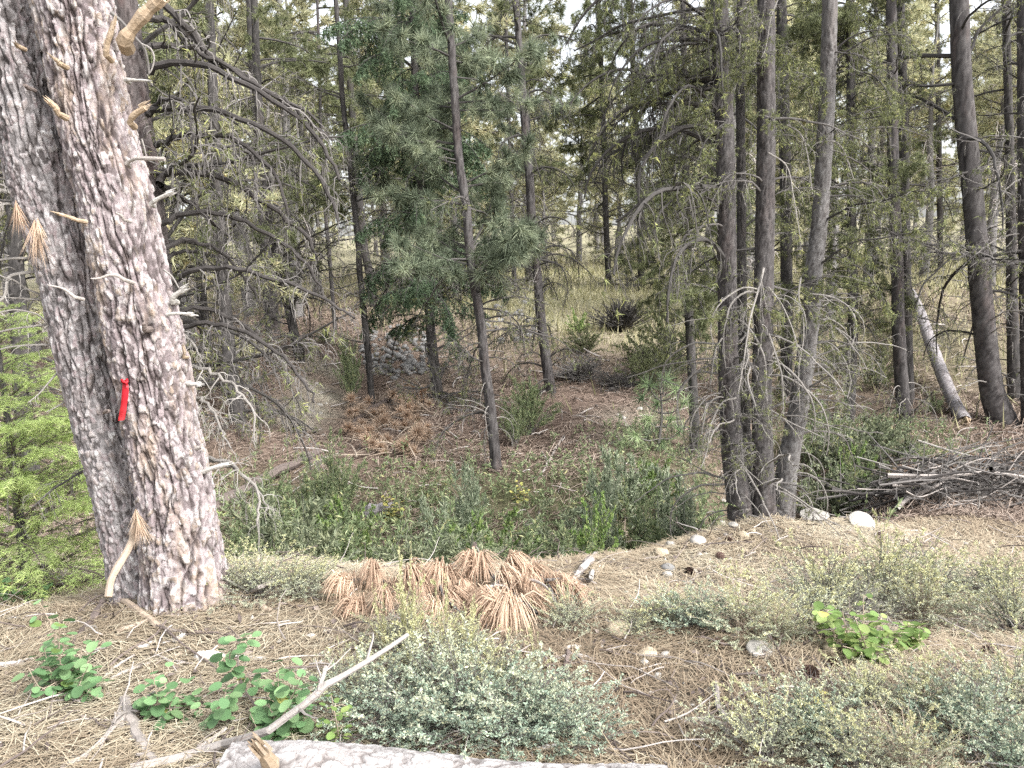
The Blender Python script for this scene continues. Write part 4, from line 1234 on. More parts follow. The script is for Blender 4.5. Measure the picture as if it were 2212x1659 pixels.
WEED = [shrub(12, 34, 'gully_leaf', .10, .03, el=(.6, 1.4), sub=2, droop=.6) for k in range(2)]

# gully, left to right
for pl, px, pt, Y, w, lab in [
    (TEAL, 610, 1050, 5.6, .95, 'blue green leafy shrub in the gully right of the big pine'), (WILLOW, 540, 1095, 5.2, .9, 'dark green shrub at the foot of the curled silver limbs'),
    (FEATH, 715, 940, 8.2, .55, 'tall feathery green shrub behind the gully log'), (FEATH, 660, 1000, 7.6, .9, 'feathery green shrub in front of the long gully log'), (WILLOW, 690, 1075, 6.2, 1.0, 'mid green shrub beside the blue green one'),
    (TEAL, 655, 1120, 5.3, .9, 'low blue green shrub at the lip of the gully'), (WILLOW, 560, 1030, 7.4, .7, 'olive green shrub under the silver curled limb'),
    (SILV, 1003, 985, 7.4, .45, 'tall narrow silver green plant below the slim grey pine'), (WILLOW, 780, 1120, 5.7, 1.0, 'green bush left of the dark gully stump'), (WILLOW, 960, 1085, 6.3, .8, 'wide green bush in the middle of the gully'),
    (WILLOW, 890, 1095, 6.0, 1.0, 'green bush just left of the middle of the gully'), (TEAL, 870, 1150, 5.3, 1.1, 'dark green bush behind the rusty dead boughs'), (TEAL, 1010, 1140, 5.3, 1.1, 'dark green bush behind the tallest rusty tuft'), (WILLOW, 1120, 1120, 5.6, 1.0, 'green bush right of the rusty dead boughs'),
    (TEAL, 1180, 1100, 6.0, .9, 'bluish green bush near the pale gully stone'), (YELS, 1283, 1075, 5.5, .5, 'bright green leafy sprig at the right end of the gully'), (SILV, 1215, 1195, 4.7, .6, 'small silvery plant at the lip of the gully'), (WILLOW, 1240, 1130, 5.4, .9, 'dull green bush at the right end of the gully'),
    (SILV, 1320, 975, 7.7, .45, 'silver leaved willow on the needle slope'), (YELS, 1422, 985, 8.4, .9, 'round yellow green bush on the needle slope'), (WILLOW, 1370, 1045, 7.2, .6, 'thin green shrub below the yellow green bush'), (SILV, 1480, 1075, 5.9, .7, 'silvery green shrub left of the clump of three pines'),
    (WILLOW, 1500, 1010, 7.2, .6, 'loose green shrub behind the clump of three pines'), (WILLOW, 1430, 1085, 6.2, .8, 'thin weedy shrub near the row of stones'), (FEATH, 1140, 800, 10.6, .75, 'dense green bush at the right side of the slim grey pine'), (FEATH, 1110, 850, 10.2, .5, 'dark green bush behind the foot of the slim grey pine'),
    (FEATH, 748, 700, 12.3, .32, 'pale green young conifer left of the thin straight pine'), (OLIVES, 1265, 690, 15.0, 1.0, 'olive bush beyond the straight grey pine'), (OLIVES, 1440, 640, 13.5, .8, 'olive bush left of the dense olive pine'), (OLIVES, 1400, 720, 12.5, .9, 'low olive bush at the edge of the needle slope'),
    (SILV, 1400, 900, 9.6, .6, 'silvery shrub under the starry pine sapling'), (SILV, 1365, 985, 8.0, .5, 'silvery tuft left of the round yellow green bush'), (SILV, 1450, 1020, 7.2, .6, 'silver green shrub between the yellow green bush and the clump'), (WILLOW, 1395, 960, 8.8, .5, 'light green shrub climbing the slope beside the sapling'), (SILV, 1300, 1040, 6.6, .5, 'small silver willow above the bright green sprig'), (YELS, 1060, 1095, 5.9, .7, 'light green bush right of the middle of the gully'), (YELS, 760, 1085, 6.2, .6, 'light green bush behind the left rusty bough'), (SILV, 930, 1060, 6.6, .5, 'silver green tuft in the middle of the gully'), (YELS, 1850, 950, 8.4, .6, 'fresh green bush among the deep green shrubs'),
    (YELS, 1247, 665, 17, .6, 'small fresh green bush in the clearing'), (SPIKE, 1340, 645, 17.5, 1.4, 'dark spiky bare bush on the pale grass'), (BAREF, 1250, 765, 13.2, 1.6, 'wide grey bush of bare twigs right of the straight grey pine'), (BAREF, 1330, 790, 12.6, 1.4, 'grey bare bush at the top of the needle slope'), (BAREF, 1390, 740, 14.5, 1.6, 'bare grey bush on the slope below the spiky bush'),
    (DARKS, 1840, 900, 8.8, .8, 'deep green shrub in the gully right of the clump of three pines'), (DARKS, 1900, 870, 9.2, .8, 'deep green shrub below the slim close pair of pines'), (DARKS, 1800, 985, 8.0, .8, 'dark shrub in the gully close to the pale right stem'), (DARKS, 1960, 930, 8.8, .7, 'dark green shrub below the foot of the slim pair'),
    (WILLOW, 1770, 850, 9.6, .9, 'olive green shrub behind the pale right stem'), (WILLOW, 1880, 980, 8.0, .9, 'green shrub behind the grey brush pile'), (WILLOW, 2020, 850, 10.8, .8, 'thin green shrub beside the grey fallen log'), (WILLOW, 1990, 965, 8.4, .8, 'thin green shrub at the left end of the brush pile'),
    (FEATH, 1790, 900, 9.4, .8, 'feathery shrub behind the clump of three pines'), (OLIVES, 1900, 760, 12.5, .9, 'olive bush left of the slim pair'), (OLIVES, 1820, 720, 14, .9, 'olive bush on the far bank behind the clump'), (OLIVES, 2090, 650, 19, 1.2, 'dull bush beyond the top of the grey fallen log'), (SPIKE, 2020, 610, 22, 1.6, 'dark bare bush on the pale grass at the right'),
    (FEATH, 700, 700, 15, .7, 'grey green bush above the sandy scar'), 
]:
    plant(pl, px, pt, Y, lab, wide=w)

# grey green sage on the near bank: pool, direction, top line, foot line, spread
for pl, px, pt, pb, w, lab in [
    (SAGEB, 1000, 1345, 1580, 1.15, 'large blue green sage bush in the middle above the white log'), (SAGEB, 830, 1400, 1570, 1.25, 'left part of the blue green sage above the white log'), (SAGEB, 1150, 1400, 1580, 1.2, 'blue green sage bush right of the largest one'), (SAGE, 930, 1310, 1480, 1.0, 'upright yellowish sage before the rusty dead boughs'),
    (SAGE, 1080, 1350, 1500, 1.1, 'pale sage behind the largest blue green bush'), (SAGEB, 1240, 1450, 1590, 1.1, 'low sage at the right end of the middle thicket'), (SAGE, 760, 1380, 1500, 1.2, 'sparse pale sage left of the middle thicket'), (SAGEB, 920, 1480, 1605, 1.2, 'low sage touching the white log'), (SAGEB, 1090, 1490, 1612, 1.1, 'dark gapped sage touching the white log'),
    (SAGE, 1230, 1250, 1350, 1.1, 'pale sage between the rusty boughs and the big tan stone'), (SAGEB, 1500, 1255, 1360, 1.3, 'grey green sage right of the row of stones'), (SAGEY, 1600, 1215, 1370, 1.0, 'tall yellowish sage at the start of the right thicket'), (SAGEY, 1680, 1290, 1385, 1.3, 'yellow tipped low sage below the bare grey bush'),
    (SAGE, 1790, 1170, 1320, 1.2, 'pale sage behind the bare grey bush'), (SAGE, 1900, 1150, 1310, 1.2, 'wide pale sage in the middle of the right thicket'), (SAGE, 2020, 1160, 1300, 1.2, 'pale sage toward the right edge'), (SAGEY, 1990, 1210, 1350, 1.2, 'yellowish sage above the bright leafy plant'), (SAGE, 2130, 1180, 1290, 1.2, 'pale sage by the right edge below the ledge'),
    (SAGE, 2190, 1230, 1370, 1.1, 'sage cut by the right edge'), (BARE, 1840, 1240, 1350, 1.3, 'grey leafless bush left of the bright leafy plant'), (SAGE, 1870, 1420, 1530, 1.2, 'pale sage below the bright leafy plant'), (SAGEB, 1760, 1460, 1590, 1.2, 'sage right of the upright bare twig'), (SAGEY, 1990, 1400, 1540, 1.2, 'yellowish sage in the lower right thicket'),
    (SAGE, 1660, 1490, 1640, 1.2, 'low sage at the bottom right of the white log'), (SAGE, 1840, 1520, 1660, 1.1, 'sage at the bottom between two stones'), (SAGEY, 1960, 1530, 1680, 1.1, 'yellow tipped sage at the bottom'), (SAGEB, 2100, 1440, 1600, 1.2, 'dark blue green sage near the bottom right corner'), (SAGE, 2190, 1380, 1530, 1.1, 'sage at the right edge halfway down'),
    (SAGEB, 2200, 1530, 1680, 1.1, 'sage in the bottom right corner'), (SAGE, 1740, 1230, 1360, 1.2, 'thin sage left of the bare grey bush'),
    (SAGE, 560, 1165, 1290, 1.3, 'sage right behind the foot of the big pine'), (SAGE, 640, 1190, 1290, 1.3, 'sage between the big pine and the rusty boughs'), (SAGE, 690, 1195, 1262, 1.2, 'sage left of the rusty boughs'), (SAGE, 480, 1180, 1270, 1.1, 'sage half hidden by the foot of the big pine'),
    (SAGE, 1420, 1270, 1350, 1.3, 'small sage patch left of the right thicket'), (SAGE, 1370, 1310, 1370, 1.3, 'thin sage behind the big tan stone'),
    (STALK, 830, 1240, 1420, .5, 'seed stalks before the left rusty bough'), (STALK, 1010, 1260, 1440, .5, 'seed stalks before the middle rusty bough'), (SAGE, 870, 1270, 1400, .9, 'airy sage in front of the left rusty bough'), (SAGE, 1010, 1300, 1420, .9, 'airy sage in front of the right rusty bough'),
    (STALK, 875, 1120, 1420, .35, 'tall single seed stalk before the gully'), (STALK, 905, 1205, 1430, .5, 'seed stalks beside the tallest one'), (STALK, 960, 1200, 1440, .4, 'seed stalks in front of the rusty boughs'), (STALK, 1165, 1330, 1480, .5, 'seed stalks at the back of the middle thicket'),
    (STALK, 1905, 1090, 1290, .4, 'tall thin stalks before the pale ledge'),
]:
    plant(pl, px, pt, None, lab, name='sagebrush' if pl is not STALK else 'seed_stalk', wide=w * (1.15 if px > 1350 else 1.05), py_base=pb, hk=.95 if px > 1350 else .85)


# ------------------------------------------------------------------ broad leaved plants, every leaf its own piece
def leaf_mesh(m, v):
    mb = MB()
    t = np.linspace(0, 2 * PI, 10)[:-1]
    rim = np.stack([.5 - .5 * np.cos(t) * (1 - .06 * np.cos(2 * t)), .43 * np.sin(t) * (1 + .12 * np.cos(t)), .09 * np.abs(np.sin(t)) - .05 * (1 - np.cos(t))], -1)
    V = np.vstack([rim, [[.5, 0, -.06]]])
    mb.add(V, np.array([[k, (k + 1) % 9, 9] for k in range(9)]), v)
    return mb.mesh('leaf', m, True)


LEAF = [leaf_mesh(M['leafy'], v) for v in (.15, .4, .6, .8)]
LEAFB = [leaf_mesh(M['leafy_bright'], v) for v in (.2, .5, .8)]
LEAFY = [leaf_mesh(M['leafy_yellow'], v) for v in (.3, .7)]


def leafy(label, px, pb, stems, size, nleaf, pl, odd=None, cat='plant'):
    """stems: pixel end points; leaves set along them"""
    g = ground_hit(px, pb)
    r = thing('leafy_plant', label, cat, g)
    mb = MB()
    org = np.array(r.location)
    for k, (sx, sy, tx, ty) in enumerate(stems):
        a = ground_hit(sx, sy)
        Yt = g[1] + U(-.12, .12)
        b = at(tx, ty, Yt)
        mid = (a + b) / 2 + rng.normal(0, .02, 3)
        P = resample([a - np.array([0, 0, .03]), a * .75 + b * .25 + rng.normal(0, .008, 3), mid, b], 12)
        tubes(mb, P[None], taper(.0035, .0015, 12)[None], 4, .5)
        n = max(5, int(1.9 * nleaf * np.linalg.norm(b - a) / .25))
        for q in range(n):
            t = .22 + .78 * (q + U(0, .6)) / n
            p, d = on_curves(P[None], np.array([0]), np.array([min(t, .999)]))
            az = q * 2.4 + U(-.6, .6)
            el = U(-.5, .45)
            s = size * 1.12 * U(.65, 1.15) * (1 - .25 * t)
            pt_ = U(.01, .03)
            dv = np.array([math.cos(az) * math.cos(el), math.sin(az) * math.cos(el), math.sin(el)])
            e = p[0] + dv * pt_
            tubes(mb, np.stack([p[0], (p[0] + e) / 2, e])[None], np.full((1, 3), .001), 3, .6)
            pool_ = pl if not odd or U(0, 1) > .03 else odd
            part('leaf', pool_[rng.integers(len(pool_))], r, e - org, (U(-.5, .5), -el, az), s)
    part('stems', mb.mesh('stems', M['wood_tan'], False, org), r)
    return r


leafy('tall grey green round leaved plant at the left on the straw coloured needles', 150, 1500, [(140, 1480, 85, 1300), (145, 1485, 128, 1330), (150, 1490, 60, 1440), (160, 1495, 185, 1370), (165, 1500, 215, 1365), (150, 1495, 130, 1410), (160, 1500, 190, 1440), (170, 1505, 225, 1470), (145, 1490, 95, 1400), (155, 1500, 160, 1440), (165, 1505, 145, 1470)], .052, 9, LEAF, LEAFB)
leafy('short round leaved plant left of the middle one, leaves near the ground', 370, 1560, [(350, 1550, 330, 1455), (355, 1555, 365, 1440), (360, 1555, 300, 1490), (365, 1560, 400, 1455), (370, 1560, 385, 1490), (360, 1560, 345, 1510), (375, 1560, 440, 1500)], .05, 9, LEAF, LEAFY)
leafy('broad leaved plant by the forked grey branch, big round leaves', 590, 1590, [(545, 1500, 532, 1370), (580, 1585, 565, 1470), (590, 1590, 625, 1410), (595, 1590, 655, 1455), (600, 1590, 600, 1440), (590, 1595, 540, 1540), (600, 1595, 670, 1490), (605, 1600, 690, 1560), (585, 1590, 580, 1520), (470, 1560, 490, 1480), (440, 1560, 445, 1520)], .058, 9, LEAF, LEAFY)
leafy('low green plant with pale blooms at the left edge before the young fir', 30, 1300, [(10, 1300, 5, 1245), (25, 1302, 30, 1238), (40, 1302, 60, 1245), (55, 1300, 95, 1245), (60, 1302, 120, 1248), (15, 1305, -15, 1260)], .045, 9, LEAF, LEAFY)
leafy('bright green leafy bush in the right thicket', 1870, 1425, [(1860, 1425, 1865, 1285), (1865, 1425, 1820, 1320), (1868, 1425, 1905, 1330), (1872, 1428, 1920, 1370), (1875, 1428, 1800, 1360), (1870, 1425, 1845, 1330), (1872, 1428, 1880, 1340), (1876, 1430, 1935, 1390), (1868, 1430, 1820, 1395), (1870, 1430, 1860, 1370), (1945, 1400, 1960, 1345), (1950, 1402, 1985, 1350), (1940, 1402, 1945, 1365), (1800, 1370, 1785, 1318)], .048, 12, LEAFB, LEAFY)
leafy('small yellow leaved sprig in the lower right thicket', 1755, 1540, [(1760, 1545, 1775, 1495), (1755, 1545, 1750, 1510), (1750, 1548, 1740, 1530)], .04, 9, LEAFY)
leafy('yellowing leafy plant at the left end of the white log', 735, 1600, [(730, 1600, 715, 1500), (735, 1600, 745, 1520), (740, 1600, 730, 1550), (725, 1600, 700, 1570)], .035, 11, LEAFB, LEAFY)
leafy('yellow leaved weed in the gully beside the dark stump', 845, 1125, [(845, 1130, 832, 1060), (848, 1130, 862, 1085), (842, 1130, 850, 1100)], .07, 8, LEAFY)
leafy('pale yellow leaved weed on the slope left of the middle', 1125, 1080, [(1125, 1085, 1118, 1040), (1128, 1085, 1145, 1050), (1122, 1085, 1110, 1060)], .06, 8, LEAFY)
leafy('creeping green weed on the needle slope beside the dry tufts', 905, 1015, [(890, 1015, 872, 998), (905, 1015, 905, 995), (915, 1015, 930, 1002)], .055, 8, LEAFB)

# ------------------------------------------------------------------ pine sapling with starry tufts
g = ground_hit(1420, 975)
sp = thing('pine_sapling', 'pale green pine sapling with starry needle tufts on the needle slope', 'tree', g)
org = np.array(sp.location)
topP = at(1425, 825, g[1])
mb = MB()
Ps = resample([g, g + (topP - g) * .5 + np.array([.04, 0, 0]), topP], 12)
tubes(mb, Ps[None], taper(.022, .008, 12)[None], 6, .5)
for tx, ty in [(1372, 940), (1430, 958), (1400, 905), (1450, 905), (1462, 840), (1480, 870), (1385, 860), (1420, 870), (1440, 820), (1345, 955), (1400, 830), (1470, 930)]:
    e = at(tx, ty, g[1] + U(-.35, .2))
    i = int(np.clip((e[2] - g[2]) / (topP[2] - g[2]) * 9, 0, 9))
    Pb = resample([Ps[i], (Ps[i] + e) / 2 - np.array([0, 0, .05]), e], 8)
    tubes(mb, Pb[None], taper(.01, .006, 8)[None], 4, .5)
    tf = MB()
    tuft(tf, e[None], norm(e - Ps[i])[None] * .4, 85, .21, .008, 1.0, .05)
    part('needle_tuft', tf.mesh('needle_tuft', M['sapling'], False, org), sp)
part('trunk', mb.mesh('trunk', M['twig_mid'], False, org), sp)


# ------------------------------------------------------------------ dead boughs with hanging rust needles
def dead_bough(label, stems, tufts_, Y, L):
    p0 = at(*stems[0][0][0], Y)
    r = thing('dead_bough', label, 'dead branch', on_ground(p0[0], Y))
    org = np.array(r.location)
    for pts, w, mk, dy in stems:
        P = resample([at(x, y, Y + dy * k / len(pts) - .30 * min(max((y - 1232) / 75, 0), 1.2)) for k, (x, y) in enumerate(pts)], 14)
        s = depth_of(P[0]) / F / 2
        mb = MB()
        tubes(mb, P[None], taper(w * s, w * s * .5, 14)[None], 6, .5)
        part('stem', mb.mesh('stem', M[mk], False, org), r)
    for q_, (x, y, l, dx) in enumerate(tufts_):
        if q_ % 3 == 2:
            continue
        p = at(x, y, Y + U(-.10, .12) - .34 * min(max((y - 1232) / 75, 0), 1.2))
        mb = MB()
        ln = l / F * Y * 1.12
        tuft(mb, p[None], norm(np.array([[dx, U(-.5, .2), .3]])), 120, ln, .0050, .34, .12, a=np.array([U(.3, .8)]), bend=1.15)
        tuft(mb, (p - np.array([0, 0, .02]))[None], norm(np.array([[dx * .5, U(-.5, .2), -.6]])), 60, ln * 1.05, .0048, .30, .3, a=np.array([U(.15, .6)]), bend=.7)
        part('needle_tuft', mb.mesh('needle_tuft', M['dead_needle'], False, org), r)


def z8(*p): return [(x / 3 + 737, y / 3 + 1106) for x, y in p]


dead_bough('left of the rusty dead boughs, long needles drooping over the bank', [
    (z8((-20, 480), (60, 445), (180, 440), (300, 455), (430, 500)), 9, 'twig_dark', .1), (z8((100, 700), (200, 600), (320, 520), (480, 480)), 7, 'wood_tan', .1)],
    [(738, 1248, 70, -.4), (760, 1252, 75, -.2), (786, 1250, 70, 0), (808, 1228, 75, 0), (770, 1300, 70, -.4), (800, 1310, 75, -.2), (830, 1285, 70, -.1), (850, 1272, 65, .1), (815, 1330, 60, -.3), (748, 1285, 60, -.3)], 3.65, 70)
dead_bough('middle one of the rusty dead boughs, with the tallest needle tufts', [
    (z8((650, 330), (640, 430), (660, 540), (740, 620), (800, 680)), 7, 'twig_mid', -.1), (z8((440, 390), (480, 470), (560, 540), (640, 560)), 6, 'twig_mid', .1), (z8((870, 200), (830, 300), (790, 420), (745, 530)), 10, 'wood_dark', 0)],
    [(886, 1232, 75, .2), (905, 1250, 75, .2), (930, 1228, 60, 0), (952, 1225, 85, -.2), (962, 1245, 85, .2), (950, 1272, 90, -.2), (968, 1290, 85, .2), (940, 1310, 80, -.2), (985, 1268, 60, .3), (1000, 1262, 50, .2), (890, 1270, 70, .3), (960, 1320, 70, 0)], 3.6, 70)
dead_bough('right of the rusty dead boughs, spreading like a fan', [
    (z8((980, 480), (1060, 420), (1180, 375), (1300, 420), (1370, 520), (1410, 640)), 8, 'twig_mid', .1), (z8((1150, 470), (1210, 440), (1290, 460), (1350, 510), (1380, 580)), 8, 'wood_grey', -.1), (z8((1090, 530), (1160, 570), (1270, 660)), 14, 'twig_dark', -.1), (z8((940, 500), (980, 480), (1040, 475), (1090, 500)), 8, 'wood_grey', 0),
    (z8((1000, 440), (930, 350), (860, 300)), 8, 'twig_mid', .15), (z8((1280, 540), (1400, 540)), 9, 'twig_dark', 0), (z8((1330, 440), (1430, 440), (1480, 520)), 7, 'twig_mid', .1)],
    [(1020, 1205, 70, -.3), (1040, 1208, 70, .1), (1065, 1215, 75, .3), (1090, 1240, 75, .3), (1107, 1204, 60, .4), (1110, 1245, 70, -.2), (1130, 1236, 75, -.1), (1150, 1236, 80, .1), (1172, 1240, 85, .3), (1190, 1262, 90, .3), (1130, 1265, 70, 0), (1200, 1300, 70, .4), (1217, 1262, 75, .2), (1235, 1275, 70, .3),
     (1095, 1292, 100, -.5), (1080, 1300, 105, -.4), (1105, 1300, 110, 0), (1115, 1296, 100, .3), (1060, 1290, 85, -.5), (1040, 1285, 80, -.4), (1025, 1300, 90, -.5), (1150, 1290, 80, .2), (1090, 1310, 95, -.2), (1010, 1320, 80, -.4)], 3.55, 80)

# rust tuft caught on the broken limb leaning on the big pine, drawn as its own bough
for nm, lab, pts, w0, w1, mk in [
    ('fallen_branch', 'broken tan limb leaning against the left stem, a straw needle tuft at its top', [(288, 1140, 3.18), (280, 1180, 3.15), (243, 1246, 3.05), (234, 1290, 3.0)], 13, 17, 'wood_tan')]:
    P = resample([at(*q) for q in pts], 18)
    s = depth_of(P[0]) / F / 2
    r = thing(nm, lab, 'branch', P[-1])
    mb = MB()
    tubes(mb, P[None], (taper(w0 * s, w1 * s, 18) * (1 + U(-.1, .1, 18)))[None], 8, .5, 0, cap=True)
    part('limb', mb.mesh('limb', M[mk], False, P[-1]), r)
    mb = MB()
    tuft(mb, at(298, 1122, 3.14)[None], np.array([[.1, 0, -1.0]]), 150, .135, .004, .33, .3, a=np.array([.75]))
    part('needle_tuft', mb.mesh('needle_tuft', M['dead_needle'], False, P[-1]), r)


# ------------------------------------------------------------------ wood lying on the ground
def stick(name, label, pts, w0, w1, mk, cat='stick', group=None, lift=.01, S=7, knots=.1, K=16, twig=0):
    """a piece of wood along pixels; a third value raises that point above the ground by metres"""
    P = []
    for q in pts:
        g = ground_hit(q[0], q[1])
        if len(q) > 2 and q[2]:
            Y = g[1] - q[2] * .8
            g = at(q[0], q[1], Y)
        else:
            g = g + np.array([0, 0, lift])
        P.append(g)
    P = resample(P, K)
    s0, s1 = depth_of(P[0]) / F / 2, depth_of(P[-1]) / F / 2
    rad = taper(w0 * s0, w1 * s1, K) * (1 + U(-knots, knots, K))
    P = P + rng.normal(0, .15, (K, 3)) * rad[:, None]
    mb = MB()
    tubes(mb, P[None], rad[None], S, np.array([U(.35, .65)]), 0, cap=True)
    if twig:
        C, idx, t = twigs(P[None], twig, .2, (.05, .22), 6, (-.4, .6), (.4, 1.1), (-.2, .6), .15)
        tubes(mb, C, np.linspace(.45, .2, 6)[None] * rad.mean(), 4, .5)
    org = P[0]
    solo(name, mb.mesh(name, M[mk], False, org), label, cat, org, group=group)


# the white grey log along the bottom edge
pa, pb = at(498, 1612, 2.1) - UP * .128, at(1450, 1661, 1.97) - UP * .118
P = np.array([pa + (pb - pa) * t + np.array([0, 0, .012 * math.sin(t * 7)]) for t in np.linspace(0, 1, 8)])
lg = thing('fallen_log', 'big white grey fallen log with scaly bark along the bottom edge', 'log', pa)
me, P2, R2 = trunk_mesh(P, taper(.128, .112, 8), M['log'], lg.location, 170, 330, .045, .10, .008, 17, 0, .05)
part('bark', me, lg)
mb = MB()
P = resample([at(585, 1652, 2.0), at(572, 1632, 1.96), at(552, 1610, 1.92)], 8)
tubes(mb, P[None], taper(.026, .011, 8)[None], 7, .5, 0, cap=True)
for q in range(10):
    e = P[-1] + rng.normal(0, .012, 3); d = norm(P[-1] - P[-2]) * U(.015, .04)
    tubes(mb, np.stack([e - d * 1.6, e, e + d])[None], np.array([[.006, .005, .001]]), 4, U(.3, 1))
part('branch_stub', mb.mesh('branch_stub', M['wood_raw'], False, pa), lg, label='torn tan stub')

